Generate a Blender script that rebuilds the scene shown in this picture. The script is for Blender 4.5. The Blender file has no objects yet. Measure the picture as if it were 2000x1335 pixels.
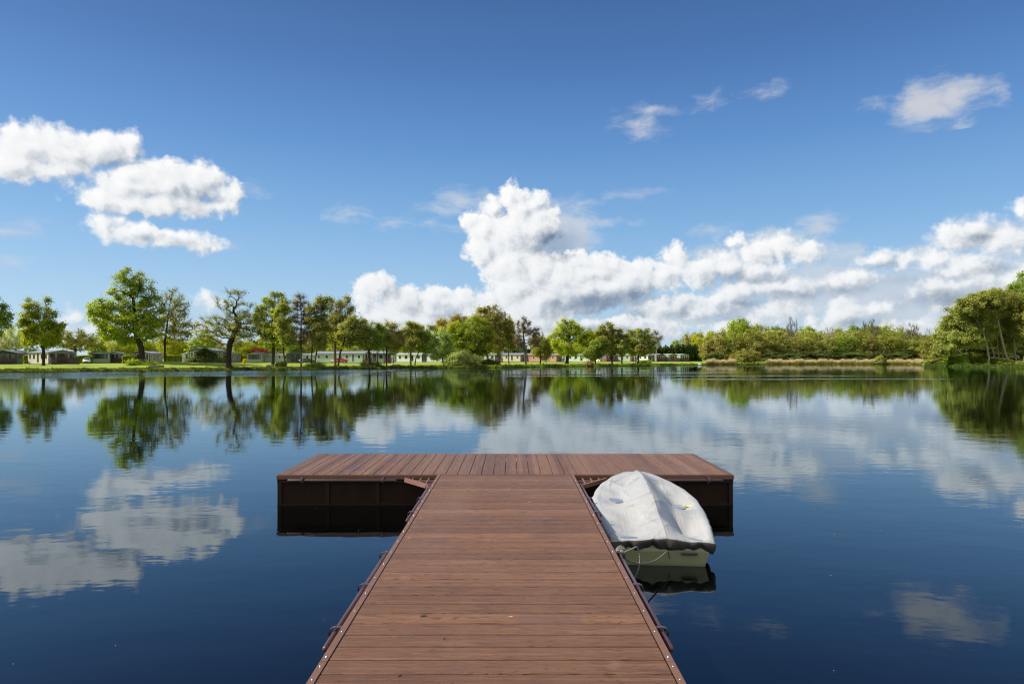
import bpy, bmesh, math, random
import numpy as np
from mathutils import Vector, Matrix

R = math.radians
C = bpy.context.scene.collection
SC = bpy.context.scene

# ------------------------------------------------------------------ camera
# the photograph: 24 mm full frame lens, level camera standing on the jetty
F, CX, HY, CAMZ = 1338.0, 998.5, 699.0, 1.84
cam = bpy.data.cameras.new('camera'); cam_o = bpy.data.objects.new('camera', cam); C.objects.link(cam_o)
cam.sensor_width = 36.0; cam.lens = 36.0 * F / 2000.0
cam.shift_x = (1000 - CX) / 2000.0; cam.shift_y = (HY - 667.5) / 2000.0
cam.clip_start = 0.05; cam.clip_end = 20000
cam_o.location = (0, 0, CAMZ); cam_o.rotation_euler = (R(90), 0, 0)
SC.camera = cam_o
SUN_AZ, SUN_EL = R(-87), R(42)            # azimuth clockwise from +Y (the view direction)

# ------------------------------------------------------------------ node helpers
class NT:
    def __init__(s, tree): s.t = tree; s.n = tree.nodes; s.l = tree.links
    def node(s, kind, ins=None, **props):
        nd = s.n.new(kind)
        for k, v in props.items(): setattr(nd, k, v)
        for k, v in (ins or {}).items():
            sock = nd.inputs[k]
            if hasattr(v, 'is_output') or isinstance(v, bpy.types.NodeSocket): s.l.new(v, sock)
            else: sock.default_value = v
        return nd
    def m(s, op, a, b=None, c=None, clamp=False):
        ins = {0: a}
        if b is not None: ins[1] = b
        if c is not None: ins[2] = c
        nd = s.node('ShaderNodeMath', ins, operation=op); nd.use_clamp = clamp
        return nd.outputs[0]
    def v(s, op, a, b=None, c=None, out=0):
        ins = {0: a}
        if b is not None: ins[1] = b
        if c is not None: ins[2] = c
        return s.node('ShaderNodeVectorMath', ins, operation=op).outputs[out]
    def mix(s, f, a, b, blend='MIX'):
        nd = s.n.new('ShaderNodeMix'); nd.data_type = 'RGBA'; nd.blend_type = blend
        for k, v in ((0, f), (6, a), (7, b)):
            if isinstance(v, bpy.types.NodeSocket): s.l.new(v, nd.inputs[k])
            else: nd.inputs[k].default_value = v
        return nd.outputs[2]
    def ramp(s, f, stops, interp='LINEAR'):
        nd = s.n.new('ShaderNodeValToRGB'); cr = nd.color_ramp; cr.interpolation = interp
        while len(cr.elements) < len(stops): cr.elements.new(0.5)
        for e, (p, col) in zip(cr.elements, stops):
            e.position = p; e.color = col if len(col) == 4 else (*col, 1)
        s.l.new(f, nd.inputs[0]); return nd.outputs[0]
    def smooth(s, x, lo, hi, to0=0.0, to1=1.0):
        nd = s.n.new('ShaderNodeMapRange'); nd.interpolation_type = 'SMOOTHSTEP'
        s.l.new(x, nd.inputs[0])
        for k, v in ((1, lo), (2, hi), (3, to0), (4, to1)): nd.inputs[k].default_value = v
        return nd.outputs[0]
    def noise(s, vec, scale, detail=2, rough=.5, dim='3D', out=0, **k):
        nd = s.n.new('ShaderNodeTexNoise'); nd.noise_dimensions = dim
        s.l.new(vec, nd.inputs['Vector']); nd.inputs['Scale'].default_value = scale
        nd.inputs['Detail'].default_value = detail; nd.inputs['Roughness'].default_value = rough
        for kk, vv in k.items(): nd.inputs[kk].default_value = vv
        return nd.outputs[out]

def rgb(*c): return (*c, 1.0)

# ------------------------------------------------------------------ sky and clouds (world)
SKY_STRENGTH = 0.10
def azel(px, py):
    x, z = (px - CX) / F, (HY - py) / F
    return math.degrees(math.atan2(x, 1)), math.degrees(math.atan2(z, math.hypot(x, 1)))

# cumulus puffs, listed by where they stand in the sky: (u, v, half width, half height)
CUMULUS = [
 (1880,455,64,30),(1962,470,54,28),(1905,522,76,26),(1985,540,50,30),(1835,560,60,22),(1400,590,60,22),
 (1560,562,60,20),(1660,548,50,18),(1830,505,40,20),(1700,602,50,14),(1520,605,50,22),(1760,640,60,20),
 (55,285,62,42),(20,315,55,36),(125,292,75,42),(195,288,65,34),(250,288,30,30),(135,330,40,24),(85,328,50,22),
 (318,358,70,40),(245,362,60,36),(275,345,50,28),(390,352,50,34),(452,382,24,26),(190,388,38,28),(255,398,85,20),(350,396,80,20),(425,400,32,18),
 (208,438,38,19),(268,452,62,20),(338,464,62,19),(392,474,40,18),
 (994,382,21,25),(1018,410,34,36),(1040,392,18,22),(948,448,36,34),(922,430,14,17),(990,462,55,46),(940,486,28,28),(1000,520,50,50),(955,528,16,18),(1045,440,50,40),
 (965,405,20,14),
 (1050,530,45,45),(1005,560,50,45),(1098,545,60,45),(1135,512,24,22),(1170,530,50,32),(1235,540,55,30),(1045,595,70,40),(955,595,32,24),(1130,575,70,38),(1200,560,70,30),
 (735,562,36,25),(788,588,38,32),(848,585,34,25),(896,590,34,22),(716,588,26,16),(760,622,60,26),(848,622,70,28),(930,620,60,30),(1000,635,120,36),
 (1320,506,30,26),(1300,535,40,28),(1365,528,50,32),(1420,520,40,26),(1480,492,44,30),(1525,480,40,28),(1300,600,60,24),(1440,572,36,26),(1500,560,50,16),(1570,490,40,22),(1480,530,60,18),(1440,470,26,12),
 (1720,508,34,17),(1765,508,34,14),(1895,448,40,24),(1955,462,46,22),(1998,412,15,16),(1845,530,24,14),(1925,545,44,24),(1645,612,34,30),(1610,635,40,18),(1585,622,10,8),
 (1470,625,16,11),(1360,612,32,18),(1240,640,110,22),(1420,640,40,14),(1880,600,60,22),
 (140,618,18,20),(175,645,36,18),(412,588,28,13),(125,640,16,20),
]
VEILS = [   # 
 (1750,585,210,60),(1600,555,150,50),(1910,560,140,60),(1480,620,120,36),
 (900,390,52,24),(945,402,40,22),(1420,600,110,30),(1560,600,130,30),(1640,500,70,30),(1400,500,60,26),(1520,470,70,30),(1980,600,90,50),(1820,640,120,40),(1300,630,100,30),(1600,442,40,28),(1930,455,80,34),(1110,460,70,50),(780,640,110,24),(1390,455,34,18),# thin, torn or veiled cloud: (u, v, half width, half height)
 (1075,455,82,56),(1100,395,62,12),(1105,420,70,10),(1150,436,60,8),(1130,410,40,10),
 (1250,380,44,8),(680,420,40,12),(768,436,32,12),(860,406,44,8),(872,441,30,8),
 (500,376,18,10),(462,482,12,8),(15,452,52,11),(62,444,22,9),(15,505,28,5),(40,512,14,5),
 (1816,200,78,48),(1860,192,74,42),(1780,210,40,32),(1905,184,54,20),(1722,208,26,12),(1880,226,18,22),(1960,180,16,16),
 (1272,218,42,10),(1242,240,34,12),(1258,258,30,14),(1485,178,34,9),(1385,196,22,10),
 (1500,545,120,24),(1640,530,120,22),(1760,560,160,34),(1900,500,90,18),(1780,500,120,20),(1720,600,120,28),(1880,580,110,40),(1560,570,90,24),(1900,640,100,30),(1440,600,70,14),(1330,650,120,12),
 (1690,585,110,14),(860,640,120,18),(380,640,60,22),(400,600,40,10),
]
SHADE = [ (1470,592,80,12),(1640,566,80,12),(1790,548,70,10),(1560,575,60,10),(1700,632,90,14),(1420,622,50,10),(1960,520,50,12),(1230,610,60,14),
   # dark flat undersides
 (1165,592,95,24),(1240,578,46,18),(1110,598,50,16),(385,388,48,16),(425,396,22,10),(230,318,26,6),(330,468,50,6),
 (1090,478,52,34),(1430,545,46,12),(1490,548,50,9),(870,618,50,16),(770,572,18,14),(1340,606,14,20),(1730,516,30,8),(1910,462,60,12),(1850,585,120,22),(1300,588,26,12),(140,618,8,14),(1180,640,120,12),
]
world = bpy.data.worlds.new('World'); SC.world = world; world.use_nodes = True
W = NT(world.node_tree); W.n.clear()
tc = W.node('ShaderNodeTexCoord')
sep = W.node('ShaderNodeSeparateXYZ', {0: tc.outputs['Generated']})
az = W.m('MULTIPLY', W.m('ARCTAN2', sep.outputs[0], sep.outputs[1]), 180 / math.pi)
el = W.m('MULTIPLY', W.m('ARCSINE', sep.outputs[2]), 180 / math.pi)
P0 = W.node('ShaderNodeCombineXYZ', {0: az, 1: el, 2: 0.0}).outputs[0]

def blob_field(nt, P, blobs, soft):
    acc = None
    for (u, v, rx, ry) in blobs:
        a, e = azel(u, v); a2, _ = azel(u + rx, v); _, e2 = azel(u, v - ry)
        ax, ey = abs(a2 - a), abs(e2 - e); mm = min(ax, ey) * .5 + .5 * math.sqrt(ax * ey) * .6
        q = nt.v('MULTIPLY_ADD', P, (1 / ax, 1 / ey, 0), (-a / ax, -e / ey, 0))
        ln = nt.v('LENGTH', q, out=1)
        f = nt.m('MULTIPLY_ADD', ln, -mm, mm)
        acc = f if acc is None else nt.m('SMOOTH_MAX', acc, f, soft)
    return acc

def make_group(name, blobs, kind):
    g = bpy.data.node_groups.new(name, 'ShaderNodeTree')
    g.interface.new_socket('P', in_out='INPUT', socket_type='NodeSocketVector')
    g.interface.new_socket('D', in_out='OUTPUT', socket_type='NodeSocketFloat')
    t = NT(g); gi = t.node('NodeGroupInput'); P = gi.outputs[0]
    if kind == 'cumulus':
        wv = t.noise(P, .5, 3, .55, '2D', 1)
        amp = (1.9, 1.2, 0) if 'left' in name else (1.3, .95, 0)
        Pw = t.v('MULTIPLY_ADD', t.v('SUBTRACT', wv, (.5, .5, .5)), amp, P)
        f = blob_field(t, Pw, blobs, .35)
        vo = t.node('ShaderNodeTexVoronoi', {'Vector': Pw, 'Scale': .62, 'Detail': 3.0, 'Roughness': .5, 'Lacunarity': 2.2}, voronoi_dimensions='2D', feature='F1', normalize=True)
        left = 'left' in name
        n1 = t.noise(P, 1.3 if left else 1.5, 3 if left else 5, .5 if left else .6, '2D')
        d = t.m('MULTIPLY_ADD', t.m('SUBTRACT', .60 if left else .56, vo.outputs[0]), 1.0 if left else 1.25, f)
        d = t.m('MULTIPLY_ADD', t.m('SUBTRACT', n1, .47 if left else .44), .62 if left else .75, d)
    elif kind == 'veil':
        wv = t.noise(P, .35, 3, .6, '2D', 1)
        Pw = t.v('MULTIPLY_ADD', t.v('SUBTRACT', wv, (.5, .5, .5)), (2.0, .9, 0), P)
        f = blob_field(t, Pw, blobs, .4)
        st = t.v('MULTIPLY', Pw, (.5, 1.4, 1))
        n1 = t.noise(st, .8, 6, .6, '2D')
        hi = 'high' in name
        d = t.m('MULTIPLY_ADD', t.m('SUBTRACT', n1, (.28 if hi else .30)), 1.9, f)
    else:
        wv = t.noise(P, .6, 3, .5, '2D', 1)
        Pw = t.v('MULTIPLY_ADD', t.v('SUBTRACT', wv, (.5, .5, .5)), (1.2, .8, 0), P)
        d = blob_field(t, Pw, blobs, .5)
        d = t.m('MULTIPLY_ADD', t.m('SUBTRACT', t.noise(P, .9, 2, .5, '2D'), .45), .5, d)
    go = t.node('NodeGroupOutput'); g.links.new(d, go.inputs[0])
    return g
sky = W.node('ShaderNodeTexSky', sky_type='NISHITA'); sky.sun_disc = False
sky.sun_elevation = SUN_EL; sky.sun_rotation = SUN_AZ
sky.altitude = 60; sky.air_density = 1.0; sky.dust_density = .3; sky.ozone_density = 2.5
# the clear polarised blue of the photograph, deep overhead and pale in the air near the horizon
K = 1 / SKY_STRENGTH / 2 ** .55        # sky colours as the exposed picture shows them
def scl(c, k):
    o = W.v('SCALE', c); o.node.inputs['Scale'].default_value = k; return o
air = W.ramp(W.m('DIVIDE', el, 90.0), [(0, (.43, .63, .83)), (.055, (.34, .555, .80)), (.12, (.205, .43, .745)), (.19, (.102, .275, .61)), (.25, (.056, .172, .455)), (.32, (.034, .108, .315)), (.6, (.016, .060, .20)), (1, (.010, .04, .15))], 'LINEAR')
skyc = W.mix(.80, sky.outputs[0], scl(air, K))
def zone(tag, cum, veil, shade):
    """one stretch of cloudy sky as a background shader"""
    def use(g, P):
        nd = W.n.new('ShaderNodeGroup'); nd.node_tree = g; W.l.new(P, nd.inputs[0]); return nd.outputs[0]
    col = skyc; sh = None
    if shade:
        dS = use(make_group('shade ' + tag, shade, 'shade'), P0); sh = W.smooth(dS, -.5, 1.1)
    if veil:
        dV = use(make_group('veil ' + tag, veil, 'veil'), P0)
        if sh is not None: vc = W.ramp(sh, [(0, (.62, .67, .74)), (1, (.36, .43, .54))])
        else: vc = W.ramp(W.smooth(dV, 0, 2), [(0, (.58, .62, .70)), (1, (.64, .65, .69))])
        col = W.mix(W.smooth(dV, 0, 1.5, 0, .80 if shade else .88), col, scl(vc, K))
    if cum:
        g = make_group('cumulus ' + tag, cum, 'cumulus')
        dC = use(g, P0); dC1 = use(g, W.v('ADD', P0, (-.55, .42, 0)))
        h0 = W.m('SQRT', W.m('MAXIMUM', W.m('ADD', dC, .12), 0.0)); h1 = W.m('SQRT', W.m('MAXIMUM', W.m('ADD', dC1, .12), 0.0))
        lit = W.m('MULTIPLY_ADD', W.m('SUBTRACT', h0, h1), .80, .69)
        lit = W.m('MULTIPLY_ADD', sh, -.40 if tag == 'left' else -.58, lit)
        cc = scl(W.ramp(lit, [(0, (.17, .24, .36)), (.25, (.36, .42, .50)), (.48, (.62, .66, .71)), (.70, (.86, .88, .90)), (1, (.98, .98, .98))]), K)
        cc = W.mix(W.smooth(el, -1, 11, .32, 0), cc, rgb(.56 * K, .66 * K, .76 * K))   # far cloud sits in pale air
        soft = W.smooth(el, 0, 9, .95, .62) if tag == 'left' else W.smooth(az, 9, 20, .52, .80)
        col = W.mix(W.smooth(W.m('DIVIDE', W.m('ADD', dC, .02), soft), 0, 1), col, cc)
    return W.node('ShaderNodeBackground', {'Color': col, 'Strength': SKY_STRENGTH}).outputs[0]
def pick(blobs, a0, a1, e0, e1):
    out = []
    for b in blobs:
        a, e = azel(b[0], b[1])
        if a0 <= a < a1 and e0 <= e < e1: out.append(b)
    return out
def both(*m):
    o = m[0]
    for x in m[1:]: o = W.m('MULTIPLY', o, x)
    return o
AZS, ELS = -15.6, 15.6
gt = lambda x, k: W.m('GREATER_THAN', x, k)
lt = lambda x, k: W.m('LESS_THAN', x, k)
# unseen bright cloud added to the sky behind the camera as fill light
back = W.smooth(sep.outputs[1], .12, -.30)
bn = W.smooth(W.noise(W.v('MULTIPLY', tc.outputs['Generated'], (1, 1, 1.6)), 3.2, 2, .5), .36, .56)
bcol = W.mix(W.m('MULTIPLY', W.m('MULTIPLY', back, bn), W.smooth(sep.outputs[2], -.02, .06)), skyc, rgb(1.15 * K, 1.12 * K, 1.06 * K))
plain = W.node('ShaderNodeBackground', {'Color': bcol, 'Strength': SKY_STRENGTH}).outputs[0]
def mixs(f, a, b): return W.node('ShaderNodeMixShader', {0: f, 1: a, 2: b}).outputs[0]
left = zone('left', pick(CUMULUS, -90, AZS, -9, 90), pick(VEILS, -90, AZS, -9, 90), pick(SHADE, -90, AZS, -9, 90))
right = zone('right', pick(CUMULUS, AZS, 90, -9, 90), pick(VEILS, AZS, 90, -9, ELS), pick(SHADE, AZS, 90, -9, 90))
high = zone('high', [], pick(VEILS, AZS, 90, ELS, 90), [])
s1 = mixs(gt(el, ELS), right, high)
s2 = mixs(lt(az, AZS), s1, left)
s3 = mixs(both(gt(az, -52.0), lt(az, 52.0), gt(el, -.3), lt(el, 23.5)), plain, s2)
W.node('ShaderNodeOutputWorld', {'Surface': s3})
world.cycles.sampling_method = 'MANUAL'; world.cycles.sample_map_resolution = 512

sun = bpy.data.lights.new('sun', 'SUN'); sun.energy = 5.0; sun.angle = R(.53); sun.color = (1.0, .93, .82)
sun_o = bpy.data.objects.new('sun', sun); C.objects.link(sun_o)
sd = Vector((math.sin(SUN_AZ) * math.cos(SUN_EL), math.cos(SUN_AZ) * math.cos(SUN_EL), math.sin(SUN_EL)))
sun_o.rotation_euler = sd.to_track_quat('Z', 'Y').to_euler(); sun_o.location = sd * 100
SC.view_settings.view_transform = 'Standard'; SC.view_settings.look = 'None'
SC.view_settings.exposure = .55; SC.view_settings.gamma = 1
SC.cycles.max_bounces = 8; SC.cycles.transparent_max_bounces = 8; SC.cycles.transmission_bounces = 4
SC.cycles.use_denoising = True; SC.cycles.filter_width = 1.15
SC.cycles.caustics_reflective = False; SC.cycles.caustics_refractive = False

# ================================================================== helpers for objects
def mat(name, build):
    m = bpy.data.materials.new(name); m.use_nodes = True; t = NT(m.node_tree); t.n.clear()
    out = t.node('ShaderNodeOutputMaterial'); r = build(t)
    t.l.new(r, out.inputs[0]); return m
def bsdf(t, col, rough=.6, metal=0.0, normal=None, spec=None, **k):
    ins = {'Base Color': col, 'Roughness': rough, 'Metallic': metal}
    if spec is not None: ins['Specular IOR Level'] = spec
    if normal is not None: ins['Normal'] = normal
    ins.update(k)
    return t.node('ShaderNodeBsdfPrincipled', ins).outputs[0]
def bump(t, h, dist, strength=1.0):
    return t.node('ShaderNodeBump', {'Height': h, 'Distance': dist, 'Strength': strength}).outputs[0]
def objco(t): return t.node('ShaderNodeTexCoord').outputs['Object']
def pos(t): return t.node('ShaderNodeNewGeometry').outputs['Position']
def plain(name, c, rough=.6, metal=0.0, var=.12, scale=6.0, spec=.5):
    def b(t):
        n = t.noise(objco(t), scale, 4, .6)
        f = t.m('MULTIPLY_ADD', n, 2 * var, 1 - var)
        col = t.v('SCALE', rgb(*c)[:3]); t.l.new(f, col.node.inputs['Scale'])
        return bsdf(t, col, t.m('MULTIPLY_ADD', n, .2, rough - .1), metal, spec=spec)
    return mat(name, b)

def mesh_np(name, verts, faces_list):
    """verts (n,3); faces_list: list of (m,k) index arrays"""
    me = bpy.data.meshes.new(name)
    verts = np.asarray(verts, dtype=np.float32)
    me.vertices.add(len(verts)); me.vertices.foreach_set('co', verts.ravel())
    loops = np.concatenate([f.ravel() for f in faces_list]).astype(np.int32)
    sizes = np.concatenate([np.full(len(f), f.shape[1]) for f in faces_list]).astype(np.int32)
    starts = np.concatenate([[0], np.cumsum(sizes)[:-1]]).astype(np.int32)
    me.loops.add(len(loops)); me.loops.foreach_set('vertex_index', loops)
    me.polygons.add(len(sizes)); me.polygons.foreach_set('loop_start', starts)
    me.update(calc_edges=True); me.validate()
    return me
def link(name, me, m=None, parent=None, loc=None, smooth=False):
    o = bpy.data.objects.new(name, me); C.objects.link(o)
    if m is not None and me is not None and not me.materials:
        for mm in (m if isinstance(m, (list, tuple)) else [m]): me.materials.append(mm)
    if parent is not None: o.parent = parent
    if loc is not None: o.location = loc
    if smooth: me.polygons.foreach_set('use_smooth', np.ones(len(me.polygons), dtype=bool))
    return o
def tag(o, label=None, cat=None, group=None, kind=None):
    if label: o['label'] = label
    if cat: o['category'] = cat
    if group: o['group'] = group
    if kind: o['kind'] = kind
    return o
def empty(name, loc, rz=0.0, label=None, cat=None, group=None):
    o = bpy.data.objects.new(name, None); C.objects.link(o); o.empty_display_size = .2
    o.location = loc; o.rotation_euler = (0, 0, rz); return tag(o, label, cat, group)
class MB:
    """collects boxes, prisms and tubes into one mesh"""
    def __init__(s): s.v = []; s.f = []
    def add(s, vs, fs):
        k = len(s.v); s.v += [tuple(x) for x in vs]; s.f += [tuple(i + k for i in f) for f in fs]; return s
    def box(s, x0, x1, y0, y1, z0, z1, M=None):
        vs = [(x, y, z) for z in (z0, z1) for y in (y0, y1) for x in (x0, x1)]
        if M is not None: vs = [M @ Vector(v) for v in vs]
        return s.add(vs, [(0, 2, 3, 1), (4, 5, 7, 6), (0, 1, 5, 4), (2, 6, 7, 3), (0, 4, 6, 2), (1, 3, 7, 5)])
    def prism(s, prof, a0, a1, axis='y'):
        """a closed outline in the plane across the axis, pushed along it"""
        n = len(prof)
        mk = {'y': lambda p, a: (p[0], a, p[1]), 'x': lambda p, a: (a, p[0], p[1]), 'z': lambda p, a: (p[0], p[1], a)}[axis]
        vs = [mk(p, a0) for p in prof] + [mk(p, a1) for p in prof]
        return s.add(vs, [tuple(range(n))[::-1], tuple(range(n, 2 * n))] + [(i, (i + 1) % n, n + (i + 1) % n, n + i) for i in range(n)])
    def tube(s, pts, r, n=8, cap=True):
        pts = [Vector(p) for p in pts]; k0 = len(s.v); rs = r if isinstance(r, (list, tuple)) else [r] * len(pts)
        up = Vector((0, 0, 1)); prev = None
        for i, p in enumerate(pts):
            d = (pts[min(i + 1, len(pts) - 1)] - pts[max(i - 1, 0)]).normalized()
            a = d.cross(up if prev is None else prev)
            if a.length < 1e-4: a = d.cross(Vector((1, 0, 0)))
            a.normalize(); b = a.cross(d).normalized(); prev = b
            for j in range(n):
                t = 2 * math.pi * j / n; s.v.append(tuple(p + (a * math.cos(t) + b * math.sin(t)) * rs[i]))
        for i in range(len(pts) - 1):
            for j in range(n):
                s.f.append((k0 + i * n + j, k0 + i * n + (j + 1) % n, k0 + (i + 1) * n + (j + 1) % n, k0 + (i + 1) * n + j))
        if cap:
            s.f.append(tuple(k0 + j for j in range(n))[::-1]); e = k0 + (len(pts) - 1) * n; s.f.append(tuple(e + j for j in range(n)))
        return s
    def build(s, name, m, parent=None, loc=None, bevel=0.0, smooth=False, seg=1):
        me = bpy.data.meshes.new(name); me.from_pydata(s.v, [], s.f)
        bm = bmesh.new(); bm.from_mesh(me); bmesh.ops.recalc_face_normals(bm, faces=bm.faces)
        if bevel: bmesh.ops.bevel(bm, geom=list(bm.edges), offset=bevel, segments=seg, affect='EDGES', clamp_overlap=True)
        bm.to_mesh(me); bm.free()
        return link(name, me, m, parent, loc, smooth)
def at(px, Y): return (px - CX) * Y / F

# ================================================================== the lake and its banks
CEN = (0.0, 70.0)
SHORE = [(-65.7, 88), (-56.7, 95), (-44, 98.5), (-40.5, 102.6), (-32.5, 109), (-25.5, 114.5), (-18.2, 123), (-9.3, 127), (0, 137), (11.3, 149), (24, 159), (38, 170), (56.7, 189), (74, 197), (91, 203), (107.5, 205), (118, 203), (107, 176), (97, 156), (94, 141), (100, 133), (112, 115), (125, 80), (128, 40), (105, 2), (60, -14), (18, -9), (0, -6.5), (-20, -9), (-48, -12), (-70, 8), (-82, 35), (-80, 62), (-72, 80)]
_sh = sorted((math.atan2(y - CEN[1], x - CEN[0]), math.hypot(x - CEN[0], y - CEN[1])) for x, y in SHORE)
_sa = np.array([a for a, r in _sh]); _sr = np.array([r for a, r in _sh])
_sa = np.concatenate([_sa - 2 * np.pi, _sa, _sa + 2 * np.pi]); _sr = np.tile(_sr, 3)
def shore_r(th):
    th = np.asarray(th)
    return np.interp(th, _sa, _sr) + .35 * np.sin(th * 61) + .25 * np.sin(th * 143 + 1) + .15 * np.sin(th * 311 + 2)
MOUNDS = [(at(278, 112), 113.0, .62, 5.5), (at(408, 119), 120.0, .55, 6.5), (at(330, 112), 113.0, .35, 6), (at(500, 120), 122.0, .15, 7)]
PROF_D = np.array([-200, -9, -3, -.7, 0, .15, .5, 1.3, 3, 6, 12, 40, 150, 400, 1500, 9000.])
PROF_Z = np.array([-2.2, -2.0, -1.2, -.25, -.02, .10, .22, .30, .36, .42, .46, .46, .36, .6, 1.5, 2.0])
def ground_z(x, y):
    x = np.asarray(x, dtype=float); y = np.asarray(y, dtype=float)
    th = np.arctan2(y - CEN[1], x - CEN[0]); d = np.hypot(x - CEN[0], y - CEN[1]) - shore_r(th)
    z = np.interp(d, PROF_D, PROF_Z)
    w = np.clip(d / 2.0, 0, 1)
    for mx, my, h, s in MOUNDS: z = z + w * h * np.exp(-((x - mx) ** 2 + (y - my) ** 2) / (2 * (s / 1.6) ** 2))
    z = z + w * .05 * np.sin(x * .7 + y * .3) * np.sin(y * .5)
    return z
def gz(x, y): return float(ground_z(x, y))
NA = 900
ths = np.linspace(-np.pi, np.pi, NA, endpoint=False)
ds = [-9, -3, -.7, 0, .15, .5, 1.3, 2.2, 3, 4.5, 6, 8, 10, 12, 14.5, 17, 20, 24, 29, 35, 42, 52, 70, 95, 130, 180, 260, 400, 700, 1500, 4000, 9000]
rows = []
for d in ds:
    rr = shore_r(ths) + d; x = CEN[0] + rr * np.cos(ths); y = CEN[1] + rr * np.sin(ths)
    rows.append(np.stack([x, y, ground_z(x, y)], 1))
gv = np.concatenate(rows + [np.array([[CEN[0], CEN[1], -2.2]])])
i = np.arange(NA); j = (i + 1) % NA
gf = [np.stack([k * NA + i, k * NA + j, (k + 1) * NA + j, (k + 1) * NA + i], 1)[:, ::-1] for k in range(len(ds) - 1)]
gf = np.concatenate(gf)[:, ::-1]
gt3 = np.stack([np.full(NA, len(gv) - 1), i, j], 1)
def m_ground(t):
    p = pos(t)
    n1 = t.noise(p, .12, 4, .6); n2 = t.noise(p, 1.7, 5, .65); n3 = t.noise(p, 14, 3, .7)
    g = t.mix(n1, rgb(.19, .27, .022), rgb(.28, .35, .04))
    g = t.mix(t.smooth(n2, .52, .75), g, rgb(.15, .18, .03))
    g = t.mix(t.m('MULTIPLY', n3, .35), g, rgb(.30, .34, .07))
    z = t.node('ShaderNodeSeparateXYZ', {0: p}).outputs[2]
    mud = t.smooth(t.m('MULTIPLY_ADD', t.m('SUBTRACT', n2, .5), .25, z), .05, .24, 1, 0)
    g = t.mix(mud, g, rgb(.055, .048, .028))
    return bsdf(t, g, .9, normal=bump(t, n3, .08), spec=.15)
ground = link('ground', mesh_np('ground', gv, [gf, gt3]), mat('grass ground', m_ground), smooth=True)
tag(ground, kind='structure')

def m_water(t):
    p = pos(t); s = t.node('ShaderNodeSeparateXYZ', {0: p}); X, Y = s.outputs[0], s.outputs[1]
    n_a = t.noise(t.v('MULTIPLY', p, (1.0, 1.7, 1)), 1.1, 3, .5)          # slow swell
    n_b = t.noise(t.v('MULTIPLY', p, (1.0, 1.5, 1)), 5.5, 3, .55)         # fine ripples
    calm = t.noise(t.v('MULTIPLY', p, (.5, 1, 1)), .07, 3, .5)
    # stretches ruffled by the breeze: (y centre, half depth, x centre, half length, strength)
    acc = None
    wob = t.m('MULTIPLY', t.m('SUBTRACT', t.noise(t.v('MULTIPLY', p, (1, .3, 1)), .05, 4, .6), .5), 9.0)
    Yw = t.m('ADD', Y, wob); Xw = t.m('ADD', X, t.m('MULTIPLY', wob, 3.0))
    for yc, hy, xc, hx, st in [(76, 15, -62, 24, 1.0), (83, 13, -42, 22, .95), (99, 6, -30, 16, .8), (104, 3.2, -12, 26, .85), (82, 2.6, -8, 30, .7), (112, 3.5, 0, 22, .7), (150, 2.5, 24, 32, .7), (71, 1.2, 14, 22, .55), (172, 3, 46, 22, .6), (60, 1.0, 26, 13, .9), (92, 2.2, 10, 26, .35)]:
        a = t.smooth(t.m('ABSOLUTE', t.m('MULTIPLY', t.m('SUBTRACT', Yw, yc), 1 / hy)), .55, 1.15, 1, 0)
        b = t.smooth(t.m('ABSOLUTE', t.m('MULTIPLY', t.m('SUBTRACT', Xw, xc), 1 / hx)), .6, 1.2, st, 0)
        ab = t.m('MULTIPLY', a, b); acc = ab if acc is None else t.m('MAXIMUM', acc, ab)
    brk = t.smooth(t.noise(t.v('MULTIPLY', p, (.25, 1, 1)), .45, 3, .6), .30, .55)
    acc = t.m('MULTIPLY', acc, brk)
    amp = t.m('MULTIPLY_ADD', t.smooth(calm, .36, .64), .0010, .00012)
    h = t.m('MULTIPLY', n_a, .0026)
    h = t.m('MULTIPLY_ADD', n_b, amp, h)
    n_c = t.noise(t.v('MULTIPLY', p, (1.0, 1.3, 1)), 4.0, 3, .6)
    h = t.m('MULTIPLY_ADD', t.m('MULTIPLY', n_c, acc), .050, h)
    nrm = bump(t, h, 1.0)
    fr = t.node('ShaderNodeFresnel', {'IOR': 1.55, 'Normal': nrm}).outputs[0]
    dif = t.node('ShaderNodeBsdfDiffuse', {'Color': rgb(.0009, .0012, .0010)}).outputs[0]      # dark peaty water
    glo = t.node('ShaderNodeBsdfGlossy', {'Color': rgb(.82, .93, 1.0), 'Roughness': .01, 'Normal': nrm}).outputs[0]
    return t.node('ShaderNodeMixShader', {0: fr, 1: dif, 2: glo}).outputs[0]
k = len(ths)
rw = shore_r(ths) + .6
wv = np.stack([CEN[0] + rw * np.cos(ths), CEN[1] + rw * np.sin(ths), np.zeros(k)], 1)
wv = np.concatenate([wv, [[CEN[0], CEN[1], 0]]])
water = link('water', mesh_np('water', wv, [np.stack([np.full(k, k), i, j], 1)]), mat('lake water', m_water))
tag(water, kind='structure')

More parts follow.
